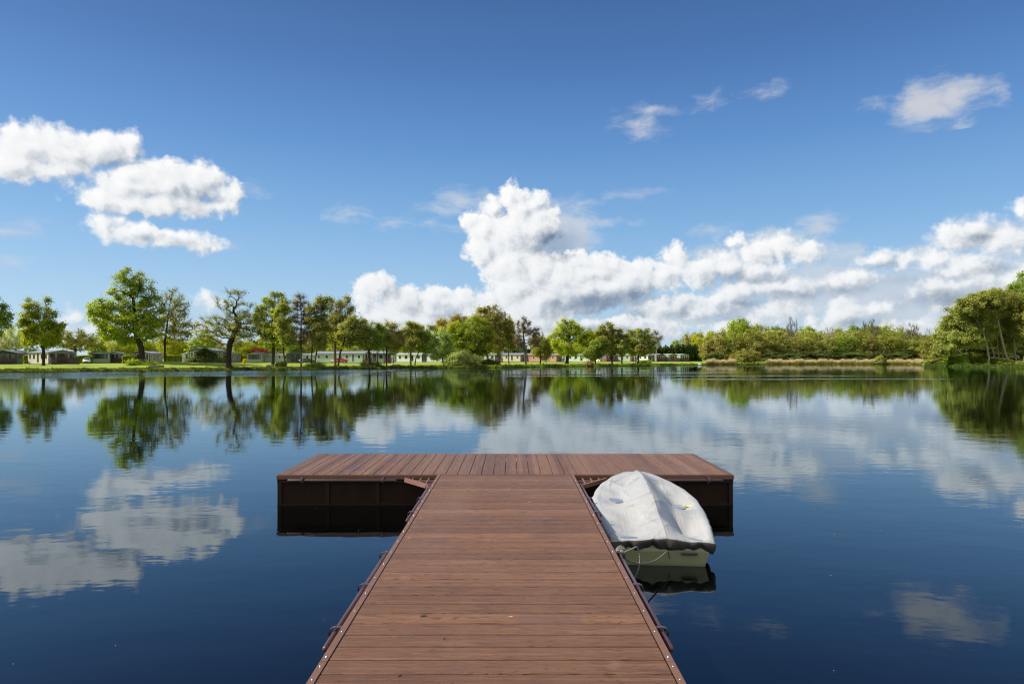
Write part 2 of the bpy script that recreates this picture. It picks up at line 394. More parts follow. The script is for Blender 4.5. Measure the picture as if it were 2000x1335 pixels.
# ================================================================== the jetty
def m_board(axis, edge=False):
    def b(t):
        p = objco(t); s = t.node('ShaderNodeSeparateXYZ', {0: p})
        along, across = (s.outputs[0], s.outputs[1]) if axis == 'x' else (s.outputs[1], s.outputs[0])
        bid = t.m('FLOOR', t.m('DIVIDE', across, .15))
        wn = t.node('ShaderNodeTexWhiteNoise', {'W': bid}, noise_dimensions='1D')
        off = t.m('MULTIPLY', wn.outputs[0], 37.0)
        q = t.node('ShaderNodeCombineXYZ', {0: t.m('MULTIPLY_ADD', along, 1.0, off), 1: t.m('MULTIPLY', across, 9.0), 2: off}).outputs[0]
        warp = t.noise(q, 1.3, 2, .5)
        rings = t.m('SINE', t.m('MULTIPLY', warp, 95.0))                       # embossed cathedral grain
        fine = t.noise(t.node('ShaderNodeCombineXYZ', {0: t.m('MULTIPLY', along, 2.5), 1: t.m('MULTIPLY', across, 170.0), 2: off}).outputs[0], 1.0, 3, .6)
        lines = t.m('MULTIPLY', t.smooth(rings, .35, .95), t.smooth(fine, .38, .6))
        big = t.noise(p, .9, 4, .6); blot = t.noise(t.v('MULTIPLY', p, (1, 1, 1)), 3.2, 5, .65)
        base = t.mix(wn.outputs[0], rgb(.112, .047, .0185), rgb(.158, .073, .034))
        base = t.mix(t.smooth(fine, .40, .78, 0, .42), base, rgb(.27, .15, .078))
        base = t.mix(t.m('MULTIPLY', lines, .8), base, rgb(.075, .030, .018))
        base = t.mix(t.smooth(blot, .60, .80, 0, .38), base, rgb(.28, .18, .12))  # pale dried water marks
        sp = t.node('ShaderNodeTexVoronoi', {'Vector': t.v('MULTIPLY', p, (.55, 1, 1) if axis == 'x' else (1, .55, 1)), 'Scale': 9.0, 'Randomness': 1.0})
        spk = t.m('MULTIPLY', t.smooth(sp.outputs[0], .03, .10, 1, 0), t.m('GREATER_THAN', t.node('ShaderNodeSeparateColor', {0: sp.outputs[1]}).outputs[0], .85))
        base = t.mix(t.m('MULTIPLY', spk, .75), base, rgb(.55, .48, .38))       # specks dropped by birds
        # damp patches soak into single boards
        wq = t.node('ShaderNodeCombineXYZ', {0: t.m('MULTIPLY', along, 1.4), 1: t.m('MULTIPLY', bid, 3.7), 2: 3.0}).outputs[0]
        wet = t.smooth(t.m('MULTIPLY_ADD', t.noise(p, 25, 2, .5), .06, t.noise(wq, 1.0, 2, .5)), .66, .72)
        base = t.mix(t.m('MULTIPLY', wet, .5), base, rgb(.075, .036, .026))
        st1 = t.noise(t.node('ShaderNodeCombineXYZ', {0: t.m('MULTIPLY', along, 1.1), 1: t.m('MULTIPLY', across, 42.0), 2: off}).outputs[0], 1.0, 4, .65)
        st2 = t.noise(t.node('ShaderNodeCombineXYZ', {0: t.m('MULTIPLY', along, 4.5), 1: t.m('MULTIPLY', across, 30.0), 2: off}).outputs[0], 1.0, 3, .6)
        tone = t.m('MULTIPLY_ADD', wn.outputs[0], .26, .87)
        base = t.mix(t.smooth(st1, .50, .72, 0, .42), base, rgb(.27, .155, .092))                 # pale and dark streaks moulded along each board
        base = t.mix(t.smooth(st2, .56, .74, 0, .48), base, rgb(.050, .021, .010))
        bs = t.v('SCALE', base); t.l.new(tone, bs.node.inputs['Scale']); base = bs
        worn = t.smooth(t.noise(t.v('MULTIPLY', p, (1.4, .35, 1)), 1.1, 3, .6), .45, .78, 0, .30)
        base = t.mix(worn, base, rgb(.195, .112, .068))                            # faded where people walk
        rough = t.m('MULTIPLY_ADD', wet, -.06, t.m('MULTIPLY_ADD', big, .20, .36))
        h = t.m('SUBTRACT', t.m('MULTIPLY', fine, .35), t.m('MULTIPLY', lines, t.m('MULTIPLY_ADD', wet, -.7, 1.0)))
        return bsdf(t, base, rough, normal=bump(t, h, .0022, .9), spec=.36)
    return mat('brown composite board ' + axis, b)
M_BX, M_BY = m_board('x'), m_board('y')
M_TRIM = plain('brown edge strip', (.15, .075, .045), .45, 0, .2, 9)
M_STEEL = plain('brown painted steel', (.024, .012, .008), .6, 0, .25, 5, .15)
M_RAIL = plain('dark maroon tube', (.075, .038, .040), .32, 0, .2, 5)
M_GAL = plain('bright steel', (.75, .75, .75), .3, 1.0, .1, 30)
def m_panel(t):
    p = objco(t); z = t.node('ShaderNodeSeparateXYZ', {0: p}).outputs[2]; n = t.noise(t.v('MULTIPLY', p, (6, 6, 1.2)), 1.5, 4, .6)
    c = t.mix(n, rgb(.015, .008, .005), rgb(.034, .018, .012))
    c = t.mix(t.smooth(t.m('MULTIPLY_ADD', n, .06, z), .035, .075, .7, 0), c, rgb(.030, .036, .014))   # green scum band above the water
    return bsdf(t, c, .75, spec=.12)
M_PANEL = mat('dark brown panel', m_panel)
DZ = .385
jetty = empty('jetty', (0, 0, 0), 0, 'brown composite T shaped jetty reaching out over the lake', 'jetty')
WX0, WX1, PY0, PY1 = -.9175, .782, 8.56, 10.41
PX0, PX1 = -2.926, 2.775
b_ = MB(); kmax = int(round((PY0 + 6.4) / .15))
for k in range(kmax):
    y1 = PY0 - .006 - k * .15; b_.box(WX0 + .038, WX1 - .038, y1 - .1405, y1, DZ - .025, DZ)
deck = b_.build('walkway_deck', M_BX, jetty, bevel=.004)
b_ = MB(); n = 38; pitch = (PX1 - PX0) / n
for k in range(n):
    x0 = PX0 + k * pitch; b_.box(x0 + .0032, x0 + pitch - .0032, PY0 + .002, PY1, DZ - .025, DZ + .004)
b_.build('platform_deck', M_BY, jetty, bevel=.0025)
for sx, xe in ((1, WX0), (-1, WX1)):
    tr = MB()
    prof = [(xe, DZ + .003), (xe, DZ - .045), (xe + sx * .006, DZ - .045), (xe + sx * .006, DZ - .005), (xe + sx * .034, DZ - .005), (xe + sx * .034, DZ + .003)]
    for ya, yb in ((-6.3, -.2), (-.196, 3.278), (3.282, PY0 - .004)): tr.prism(prof, ya, yb, 'y')
    tro = tr.build('edge_trim', M_TRIM, jetty)
    sc = MB(); sc.tube([(0, 0, 0), (0, 0, .002), (0, 0, .0035)], [.006, .006, .0035], 10)
    sme = None
    ys = [PY0 - .12 - .3 * q for q in range(18)] + [3.23, 3.33, 3.1, 2.8]
    for y in ys:
        if sme is None: so = sc.build('screw', M_GAL, tro, smooth=True); sme = so.data
        else: so = link('screw', sme, None, tro)
        so.location = (xe + sx * .018, y, DZ + .003)
# frame under the boards
fr = MB()
fr.box(WX0 + .010, WX0 + .07, -6.3, PY0 - .02, .20, DZ - .047); fr.box(WX1 - .07, WX1 - .010, -6.3, PY0 - .02, .20, DZ - .047)
for y in np.arange(-6, 8.4, .6): fr.box(WX0 + .072, WX1 - .072, y, y + .05, .22, DZ - .027)
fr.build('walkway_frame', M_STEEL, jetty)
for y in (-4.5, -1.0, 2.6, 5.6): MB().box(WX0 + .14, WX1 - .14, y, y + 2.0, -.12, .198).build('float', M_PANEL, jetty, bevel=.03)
MB().box(PX0 - .004, PX1 + .004, PY0 - .014, PY0, DZ - .055, DZ - .004).build('platform_fascia', M_TRIM, jetty, bevel=.002)
pf = MB()
pf.box(PX0, PX1, PY0 + .002, PY0 + .06, DZ - .10, DZ - .057)
for x in (PX0 + .003, PX0 + .60, PX0 + 1.23, PX0 + 1.83, PX0 + 2.45, PX1 - 2.0, PX1 - 1.3, PX1 - .68, PX1 - .053): pf.box(x, x + .05, PY0 + .004, PY0 + .05, -.05, DZ - .102)
pf.box(PX0 + .001, PX1 - .001, PY0 + .006, PY0 + .045, -.03, .022)
for x in (PX0, PX1 - .06): pf.box(x + .002, x + .058, PY0 + .064, PY1 - .01, DZ - .12, DZ - .027)
pf.box(PX0, PX1, PY1 - .008, PY1 + .004, DZ - .055, DZ - .004)
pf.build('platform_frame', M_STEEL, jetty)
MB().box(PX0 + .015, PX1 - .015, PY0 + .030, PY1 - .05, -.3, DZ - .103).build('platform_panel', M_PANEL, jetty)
def mooring_rail(p0, p1, out, spots):
    p0, p1, out = Vector(p0), Vector(p1), Vector(out)
    d = (p1 - p0).normalized()
    ro = MB().tube([p0, p0 + d * .01, p1 - d * .01, p1], [.013, .017, .017, .013], 12).build('mooring_rail', M_RAIL, jetty, smooth=True)
    for s in spots:
        c = p0.lerp(p1, s); br = MB()
        ring = [c - out * .05 + Vector((0, 0, .0)) ]
        for q in range(9):
            a = math.pi * q / 8
            ring.append(c + out * (.032 * math.sin(a)) + Vector((0, 0, 1)) * (.030 * math.cos(a)))
        ring = [c - out * .045 + Vector((0, 0, .030))] + ring[1:] + [c - out * .045 - Vector((0, 0, .030))]
        # flat strap bent round the tube
        vs = []; w = d * .014
        for q in ring:
            o2 = (q - c).normalized() * .006
            vs += [q - w, q + w, q + w + o2, q - w + o2]
        fs = []
        for q in range(len(ring) - 1):
            for e in range(4): fs.append((q * 4 + e, q * 4 + (e + 1) % 4, (q + 1) * 4 + (e + 1) % 4, (q + 1) * 4 + e))
        fs += [(3, 2, 1, 0), tuple(len(vs) - 4 + e for e in range(4))]
        br.add(vs, fs).build('bracket', M_RAIL, ro)
RZ = DZ - .042
for xs, o in ((WX0 - .040, (-1, 0, 0)), (WX1 + .040, (1, 0, 0))):
    mooring_rail((xs, 3.52, RZ), (xs, 5.30, RZ), o, (.12, .52, .93)); mooring_rail((xs, 6.30, RZ), (xs, 8.05, RZ), o, (.14, .52, .93))
mooring_rail((-2.775, PY0 - .055, DZ - .062), (-1.42, PY0 - .055, DZ - .062), (0, -1, 0), (.13, .87))
mooring_rail((1.28, PY0 - .055, DZ - .062), (2.63, PY0 - .055, DZ - .062), (0, -1, 0), (.13, .87))
for sx, xw in ((-1, WX0 - .002), (1, WX1 + .002)):        # triangular lattice braces in the two corners
    lx, ly = .40, .52; z0, z1 = DZ - .085, DZ - .035; g = MB()
    A, B = Vector((xw, PY0 - .03 - ly, 0)), Vector((xw + sx * lx, PY0 - .03, 0)); K0 = Vector((xw, PY0 - .03, 0))
    def bar(p, q, w, za, zb):
        d = (q - p).normalized(); nn = Vector((-d.y, d.x, 0)) * w
        vs = [p - nn, q - nn, q + nn, p + nn]; g.add([(v.x, v.y, za) for v in vs] + [(v.x, v.y, zb) for v in vs], [(0, 3, 2, 1), (4, 5, 6, 7), (0, 1, 5, 4), (1, 2, 6, 5), (2, 3, 7, 6), (3, 0, 4, 7)])
    bar(A, B, .014, z0, z1); bar(A, K0, .012, z0, z1)
    for q in (.22, .42, .6, .78): bar(A.lerp(K0, q), A.lerp(B, q), .007, z1 - .02, z1 - .004)
    for q in (.25, .5, .75): bar(K0.lerp(B, q), A.lerp(B, q), .007, z1 - .016, z1)
    g.build('corner_brace', plain('sunlit brown brace', (.20, .10, .075), .5) if sx < 0 else bpy.data.materials['sunlit brown brace'], jetty)  # one even brown, the same on both braces

# ================================================================== the covered dinghy
def m_cover(t):
    p = objco(t); n1 = t.noise(p, 2.2, 4, .6); n2 = t.noise(t.v('MULTIPLY', p, (9, 1.6, 4)), 2.0, 4, .6); n3 = t.noise(p, 900, 2, .5)
    stain = t.smooth(t.noise(p, 4.5, 4, .65), .52, .75, 0, .55)
    c = t.mix(n1, rgb(.30, .303, .30), rgb(.385, .387, .383)); c = t.mix(stain, c, rgb(.17, .162, .14))
    sx = t.node('ShaderNodeSeparateXYZ', {0: p})
    sm = t.m('MINIMUM', t.m('ABSOLUTE', t.m('SUBTRACT', sx.outputs[0], .035)), t.m('ABSOLUTE', t.m('SUBTRACT', sx.outputs[1], .93)))
    c = t.mix(t.smooth(sm, .002, .007, .55, 0), c, rgb(.12, .12, .115))            # stitched seams
    h = t.m('MULTIPLY_ADD', n2, .6, t.m('MULTIPLY', n3, .02))
    return bsdf(t, c, .33, normal=bump(t, h, .012), spec=.55)
def m_hull(t):
    p = objco(t); n = t.noise(p, 3, 4, .6); z = t.node('ShaderNodeSeparateXYZ', {0: p}).outputs[2]
    c = t.mix(n, rgb(.215, .222, .115), rgb(.265, .270, .145))
    c = t.mix(t.smooth(t.m('MULTIPLY_ADD', n, .05, z), .02, .07, .6, 0), c, rgb(.12, .13, .06))   # green scum along the waterline
    return bsdf(t, c, .35, normal=bump(t, n, .002), spec=.4)
M_COVER, M_HULL = mat('grey boat canvas', m_cover), mat('pale olive hull', m_hull)
BA = R(-4.0); BO = Vector((1.345, 6.08, 0))
boat = empty('dinghy', BO, BA, 'small dinghy under a grey canvas cover moored beside the jetty', 'dinghy')
BL = 2.32
def half_w(s):      # half beam along the boat, 0 at the transom, 1 at the bow
    return np.interp(s, [0, .1, .25, .42, .58, .72, .84, .93, .98, 1.0], [.425, .455, .50, .53, .525, .465, .36, .235, .135, .07])
def sheer(s): return .235 + .12 * s + .105 * s * s
NS, NQ = 120, 110
S = np.linspace(0, 1, NS)[:, None]; Q = np.linspace(-1, 1, NQ)[None, :]
hw = half_w(S) + .022
X = hw * Q + 0 * S; Yb = S * BL + 0 * Q
ridge = np.interp(S, [0, .12, .3, .6, .8, .92, 1], [.03, .10, .15, .165, .115, .05, .012])
ridge_x = .035
qq = (np.sqrt((X - ridge_x) ** 2 + .010 ** 2) - .005) / np.where(X > ridge_x, hw - ridge_x, hw + ridge_x)
Z = sheer(S) + ridge * np.clip(1 - qq, 0, 1) ** np.where(X > ridge_x, 1.9, 1.05) - .012 * np.sin(np.pi * np.clip(qq, 0, 1))
thw = np.exp(-((S - .40) / .035) ** 2)                      # the seat holds the canvas up across the boat
def dip(s0, x0, ss, sxx, dep):
    return -dep * np.exp(-(((S - s0) / ss) ** 2 + ((X - x0) / sxx) ** 2)) * np.clip((1 - np.abs(Q)) / .14, 0, 1) * np.clip(S / .05, 0, 1)
Z = Z + dip(.53, -.27, .12, .16, .080) + dip(.53, .33, .12, .14, .095) + dip(.20, -.22, .11, .18, .075) + dip(.21, .28, .10, .17, .11) + dip(.035, -.27, .06, .13, .050) + dip(.05, .33, .06, .08, .055) + dip(.25, .22, .16, .16, .03) + dip(.62, .22, .14, .14, .03) + dip(.74, -.15, .08, .10, .03) + dip(.74, .20, .08, .10, .04)
Z = Z + .018 * thw * (1 - np.abs(Q) ** 4)
rng = np.random.default_rng(5)
wr = 0
for _ in range(14):                                          # pulled creases running down from the ridge and the corners
    a = rng.uniform(-1.2, 1.2); f = rng.uniform(14, 34); ph = rng.uniform(0, 6.3); sc_, xc_ = rng.uniform(0, 1), rng.uniform(-.45, .45)
    wr = wr + np.exp(-(((S - sc_) / .13) ** 2 + ((X - xc_) / .16) ** 2)) * np.sin(f * (X * math.cos(a) + Yb * math.sin(a)) + ph)
wr2 = 0
for _ in range(26):                                          # taut folds: narrow ridges between two points of the cloth
    s0, x0 = rng.uniform(.02, .9), rng.uniform(-.4, .4); a = rng.choice([rng.uniform(-.5, .5), rng.uniform(.9, 2.2)]); ln = rng.uniform(.12, .4); wd = rng.uniform(.007, .018)
    du = (X - x0) * math.cos(a) + (Yb - s0 * BL) * math.sin(a); dv = -(X - x0) * math.sin(a) + (Yb - s0 * BL) * math.cos(a) + .12 * du ** 2
    wr2 = wr2 + rng.uniform(.4, 1) * np.exp(-np.abs(dv / wd) ** 1.4) * np.exp(-(du / ln) ** 4)
Z = Z + .0075 * wr * (1 - qq * .4) + .011 * wr2 * np.clip((1 - np.abs(Q)) * 8, 0, 1)
edge = np.clip((np.abs(Q) - .90) / .10, 0, 1); Z = Z - edge ** 2 * .012
top = np.stack([X, Yb, Z], -1)
# gathered skirt hanging over the gunwale, all the way round
loop = [top[0, q] for q in range(NQ)] + [top[s, -1] for s in range(1, NS)] + [top[NS - 1, q] for q in range(NQ - 2, -1, -1)] + [top[s, 0] for s in range(NS - 2, 0, -1)]
loop = np.array(loop); nl = len(loop); cen = np.array([0, BL * .45])
nx = np.roll(loop, -1, 0)[:, :2] - np.roll(loop, 1, 0)[:, :2]; nrm = np.stack([nx[:, 1], -nx[:, 0]], 1); nrm /= np.linalg.norm(nrm, axis=1)[:, None] + 1e-9
arc = np.concatenate([[0], np.cumsum(np.linalg.norm(np.diff(loop[:, :2], axis=0), axis=1))])
ruf = np.sin(arc * 37) * .5 + np.sin(arc * 61 + 1.3) * .35 + np.sin(arc * 23 + 2) * .5
skirt = []
for k, (drop, outw, ra) in enumerate([(.016, .014, .25), (.038, .020, .6), (.066, .012, 1.2), (.095, -.004, 1.5), (.112, -.020, 1.0)]):
    pnt = loop.copy(); pnt[:, :2] += nrm * (outw + .013 * ra * ruf)[:, None]; pnt[:, 2] -= drop + .016 * ra * np.sin(arc * 13 + 1) + .010 * ra * np.sin(arc * 31)
    skirt.append(pnt)
vs = np.concatenate([top.reshape(-1, 3)] + skirt)
idx = np.arange(NS * NQ).reshape(NS, NQ)
f1 = np.stack([idx[:-1, :-1], idx[:-1, 1:], idx[1:, 1:], idx[1:, :-1]], -1).reshape(-1, 4)
lp = np.concatenate([idx[0, :], idx[1:, -1], idx[-1, -2::-1], idx[-2:0:-1, 0]]); base = NS * NQ
rings = [lp] + [base + k * nl + np.arange(nl) for k in range(5)]
f2 = np.concatenate([np.stack([rings[k], rings[k + 1], np.roll(rings[k + 1], -1), np.roll(rings[k], -1)], 1) for k in range(5)])
cover = link('cover', mesh_np('cover', vs, [f1, f2]), M_COVER, boat, smooth=True)
M_HEM = plain('damp dark canvas hem', (.050, .048, .044), .6, 0, .35, 14, .3)  # skirt rings below the first take a darker canvas colour
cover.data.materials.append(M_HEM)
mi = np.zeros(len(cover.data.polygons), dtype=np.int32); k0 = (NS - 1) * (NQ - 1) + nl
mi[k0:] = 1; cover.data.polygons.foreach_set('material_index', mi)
sol = cover.modifiers.new('thickness', 'SOLIDIFY'); sol.thickness = .004; sol.offset = -1
# hull: lofted sections, keel to gunwale
NSH, NP = 40, 17; hv = []
for a in range(NSH):
    s = a / (NSH - 1); w = float(half_w(s)); zt = float(sheer(s)) - .03
    zk = -.16 + .06 * s + .42 * max(0, s - .72) ** 1.5 / .15 ** .5 * .4
    zk = min(zk, zt - .05)
    for q in range(NP):
        u = -1 + 2 * q / (NP - 1); au = abs(u)
        xx = w * math.copysign(min(1.0, (au / .62) ** .75 * .84) if au < .62 else .84 + .16 * (au - .62) / .38, u) if u else 0
        zz = zk + (zt - zk) * ((au / .62) ** 2.2 * .30 if au < .62 else .30 + .70 * (au - .62) / .38)
        hv.append((xx, s * BL + (.03 if a == 0 and au > .99 else 0), zz))
hf = [(a * NP + q, a * NP + q + 1, (a + 1) * NP + q + 1, (a + 1) * NP + q) for a in range(NSH - 1) for q in range(NP - 1)]
hf += [tuple(range(NP))[::-1]]
me = bpy.data.meshes.new('hull'); me.from_pydata(hv, [], hf)
hull = link('hull', me, M_HULL, boat, smooth=False)
me.polygons.foreach_set('use_smooth', np.array([len(p.vertices) == 4 for p in me.polygons]))
sol = hull.modifiers.new('thickness', 'SOLIDIFY'); sol.thickness = .012; sol.offset = 1
# rubbing strake and transom fittings
rub = MB(); rub.tube([(sgn * (float(half_w(s)) + .010), s * BL, float(sheer(s)) - .05) for sgn in (1,) for s in np.linspace(0, 1, 24)], .014, 8)
rub.tube([(-(float(half_w(s)) + .010), s * BL, float(sheer(s)) - .05) for s in np.linspace(0, 1, 24)], .014, 8)
M_DARK = plain('black rubber', (.018, .018, .018), .6)
rub.build('rubbing_strake', M_DARK, boat, smooth=True)
MB().box(.16, .30, -.030, -.012, .105, .125).build('transom_plate', M_DARK, boat, bevel=.003)
hk = MB(); hk.tube([(.045, -.014, .13), (.045, -.034, .125), (.05, -.036, .085), (.058, -.028, .072)], .005, 6); hk.build('transom_hook', M_DARK, boat, smooth=True)
# rain water lying in the hollows of the canvas
def m_puddle(t):
    return bsdf(t, rgb(.16, .17, .17), .02, normal=bump(t, t.noise(objco(t), 6, 2, .5), .0006), spec=.5, **{'Coat Weight': 1.0})
M_PUD = mat('still rain water', m_puddle)
def puddle(x0, s0, rx, ry, name='puddle'):
    si = int(s0 * (NS - 1)); qi = int(np.argmin(np.abs(X[si] - x0)))
    inside = ((X - x0) / rx) ** 2 + ((Yb - s0 * BL) / ry) ** 2 < .8
    zmin = float(np.percentile(Z[inside], 2)); m = MB(); vs = []
    n = 28
    for k in range(n):
        a = 2 * math.pi * k / n; w = 1 + .10 * math.sin(2 * a + x0 * 9) + .06 * math.sin(3 * a + 1)
        vs.append((x0 + rx * w * math.cos(a), s0 * BL + ry * w * math.sin(a)))
    m.prism(vs, zmin - .006, zmin + .022, 'z'); m.build(name, M_PUD, boat)
puddle(-.27, .53, .12, .12); puddle(.33, .53, .11, .12); puddle(.325, .055, .065, .06); puddle(-.27, .035, .11, .045)
yl = MB(); zs = float(Z[int(.52 * (NS - 1)), int(np.argmin(np.abs(X[62] - .40)))])
yl.add([(0, 0, .010), (.075, .01, .016), (.11, -.03, .03), (.06, -.045, .014), (.02, -.03, .022), (0, 0, .006), (.075, .01, .012), (.11, -.03, .026), (.06, -.045, .010), (.02, -.03, .018)], [(0, 1, 2, 3, 4), (9, 8, 7, 6, 5)] + [(k, 5 + k, 5 + (k + 1) % 5, (k + 1) % 5) for k in range(5)])
M_YEL = plain('yellow leaf skin', (.72, .60, .14), .5)
lw = Matrix.Translation(BO) @ Matrix.Rotation(BA, 4, 'Z') @ Vector((.385, .515 * BL, zs + .012))
tag(yl.build('fallen_leaf', M_YEL, None, loc=lw), 'yellow fallen leaf lying on the grey boat cover', 'leaf')

# mooring rope, knotted round the rail
def m_rope(t):
    p = objco(t); w = t.m('SINE', t.m('MULTIPLY', t.v('DOT_PRODUCT', p, (1, 1, 1.3), out=1), 520.0))
    return bsdf(t, t.mix(t.smooth(w, -.3, .6), rgb(.05, .055, .04), rgb(.42, .44, .34)), .8, normal=bump(t, w, .002))
M_ROPE = mat('twisted green white rope', m_rope)
M_CORD = plain('dark wet cord', (.025, .028, .022), .6)
def b2w(p): return Matrix.Translation(BO) @ Matrix.Rotation(BA, 4, 'Z') @ Vector(p)
knot = Vector((WX1 + .04, 5.24, RZ)); end = b2w((.03, -.03, .135))
rp = []
for k in range(25):
    s = k / 24; p = knot.lerp(end, s); p.z -= .085 * math.sin(math.pi * s ** .8); p.x += .04 * math.sin(math.pi * s); rp.append(p)
ro = MB(); ro.tube(rp, .0065, 8)
tag(ro.build('mooring_rope', M_ROPE, None, smooth=True), 'pale twisted rope sagging from the dinghy stern to the jetty rail', 'rope')
kn = MB(); rk = random.Random(4)
for q in range(5):
    pts = []; ph = rk.uniform(0, 6)
    for k in range(22):
        a = 2 * math.pi * k / 21
        pts.append(knot + Vector((.036 * math.cos(a + ph) + .006 * q, -.05 + .028 * q + .012 * math.sin(2 * a), .036 * math.sin(a + ph) + .004)))
    kn.tube(pts, .0085, 7)
lp_ = []
for k in range(24):                                           # loose end dangling in a ring to the water
    a = k / 23; lp_.append(knot + Vector((.03 + .13 * math.sin(a * 2.6), -.04 + .03 * a, .02 + .05 * math.sin(a * 3.0) - .38 * max(0, a - .35))))
kn.tube(lp_, .0065, 7)
tag(kn.build('rope_coil', M_ROPE, None, smooth=True), 'dark knotted rope coiled round the jetty rail by the dinghy stern', 'rope')
cd = MB(); cd.tube([(WX1 + .045, 4.30, RZ - .02), (.93, 4.45, .16), (1.03, 4.62, .02), (1.08, 4.70, -.06)], .006, 7)
tag(cd.build('wet_cord', M_CORD, None, smooth=True), 'thin dark cord running from the jetty rail down into the water', 'cord')
# scraps on the boards
M_LEAFDRY = plain('dry brown leaf', (.05, .032, .02), .7)
def scrap(px, py, size, ang, label, name='dry_leaf'):
    y = F * (CAMZ - DZ) / (py - HY); x = at(px, y); m = MB()
    out = [(-1, 0, .1), (-.5, .34, .35), (.2, .42, .15), (1, .1, .5), (.4, -.36, .25), (-.4, -.3, .1)]
    vs = [(a * size, b * size, c * size * .6 + .002) for a, b, c in out]
    m.add(vs + [(a, b, c + .0015) for a, b, c in vs], [(5, 4, 3, 2, 1, 0), (6, 7, 8, 9, 10, 11)] + [(k, (k + 1) % 6, 6 + (k + 1) % 6, 6 + k) for k in range(6)])
    o = m.build(name, M_LEAFDRY, None, loc=(x, y, DZ)); o.rotation_euler = (0, 0, ang); tag(o, label, 'leaf')
scrap(827, 1203, .022, .5, 'curled dark leaf lying alone on the middle of the walkway boards')
scrap(867, 1248, .009, 1.5, 'tiny dark leaf crumb on the walkway near the left front')
scrap(780, 1319, .013, 1.2, 'small dark leaf scrap close to the bottom of the walkway')
# petals and scum floating on the lake
rng = np.random.default_rng(11); fv = []; ff = []
for k in range(50):
    y = rng.uniform(3.2, 20); x = rng.uniform(-1, 1) * y * .78
    if (WX0 - .1 < x < WX1 + .1 and y < 9) or (PX0 - .1 < x < PX1 + .1 and 8.4 < y < 10.6) or (.7 < x < 2 and 5.9 < y < 8.5): continue
    r = rng.uniform(.0015, .003); a = rng.uniform(0, 6.3); kk = len(fv)
    for q in range(5): fv.append((x + r * math.cos(a + q * 1.257) * 1.3, y + r * math.sin(a + q * 1.257), .004))
    fv.append((x, y, .0075)); ff += [(kk + q, kk + (q + 1) % 5, kk + 5) for q in range(5)]
me = bpy.data.meshes.new('floating_petals'); me.from_pydata(fv, [], ff)
tag(link('floating_petals', me, plain('pale petal', (.5, .45, .36), .7)), 'pale petals and specks floating on the near water', 'petals', kind='stuff')

# ================================================================== trees
def m_leaf(name, a, b, tr=.5):
    def f(t):
        p = pos(t); oi = t.node('ShaderNodeObjectInfo').outputs['Random']
        n = t.noise(p, .45, 3, .6); n2 = t.noise(p, 3.0, 2, .5)
        c = t.mix(t.smooth(n, .35, .65), rgb(*a), rgb(*b))
        c = t.v('SCALE', c); t.l.new(t.m('MULTIPLY_ADD', n2, .5, .75), c.node.inputs['Scale'])
        c = t.node('ShaderNodeHueSaturation', {'Color': c, 'Hue': t.m('MULTIPLY_ADD', oi, .03, .485), 'Value': t.m('MULTIPLY_ADD', oi, .24, .88)}).outputs[0]
        d = t.node('ShaderNodeBsdfDiffuse', {'Color': c}).outputs[0]
        tc_ = t.v('MULTIPLY', c, (1.6, 1.5, .6))
        tt = t.node('ShaderNodeBsdfTranslucent', {'Color': tc_}).outputs[0]
        return t.node('ShaderNodeMixShader', {0: tr, 1: d, 2: tt}).outputs[0]
    return mat(name, f)
LEAF = {
 'bright': m_leaf('fresh green leaf', (0.223, 0.302, 0.042), (0.335, 0.401, 0.051)),
 'lime': m_leaf('yellow green leaf', (0.318, 0.368, 0.042), (0.435, 0.462, 0.053)),
 'mid': m_leaf('mid green leaf', (0.195, 0.269, 0.051), (0.279, 0.352, 0.063)),
 'olive': m_leaf('olive leaf', (0.251, 0.269, 0.067), (0.340, 0.357, 0.089)),
 'tan': m_leaf('young tan leaf', (0.296, 0.291, 0.095), (0.374, 0.357, 0.117)),
 'sage': m_leaf('olive green leaf', (.262, .282, .075), (.345, .355, .100)),
 'copper': m_leaf('copper leaf', (.31, .25, .09), (.37, .30, .11)),
 'pale': m_leaf('pale willow leaf', (0.317, 0.412, 0.135), (0.407, 0.489, 0.193)),
 'silver': m_leaf('silver willow leaf', (0.400, 0.463, 0.281), (0.517, 0.550, 0.352)),
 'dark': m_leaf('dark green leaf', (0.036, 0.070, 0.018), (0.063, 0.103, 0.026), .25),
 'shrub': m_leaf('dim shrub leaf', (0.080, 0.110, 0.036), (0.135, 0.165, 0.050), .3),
 'red': m_leaf('dark red leaf', (0.244, 0.036, 0.043), (0.353, 0.058, 0.050)),
 'yellow': m_leaf('golden leaf', (0.550, 0.412, 0.013), (0.600, 0.520, 0.022)),
 'white': m_leaf('white blossom', (0.525, 0.517, 0.420), (0.600, 0.591, 0.600), .25),
 'bud': m_leaf('sparse brown bud', (0.268, 0.220, 0.123), (0.335, 0.286, 0.156)),
}
def m_bark(name, a, b):
    def f(t):
        p = pos(t); n = t.noise(t.v('MULTIPLY', p, (3, 3, .8)), 2.0, 4, .65)
        return bsdf(t, t.mix(n, rgb(*a), rgb(*b)), .9, normal=bump(t, n, .05), spec=.1)
    return mat(name, f)
BARK = {'dark': m_bark('dark bark', (.022, .018, .012), (.062, .050, .034)), 'grey': m_bark('grey bark', (.075, .062, .046), (.17, .145, .11)),
        'pale': m_bark('pale bark', (.16, .13, .095), (.33, .28, .21)), 'haze': m_bark('pale twig', (.26, .225, .185), (.36, .31, .255)), 'twig': m_bark('tan twig', (.12, .085, .055), (.19, .145, .095))}

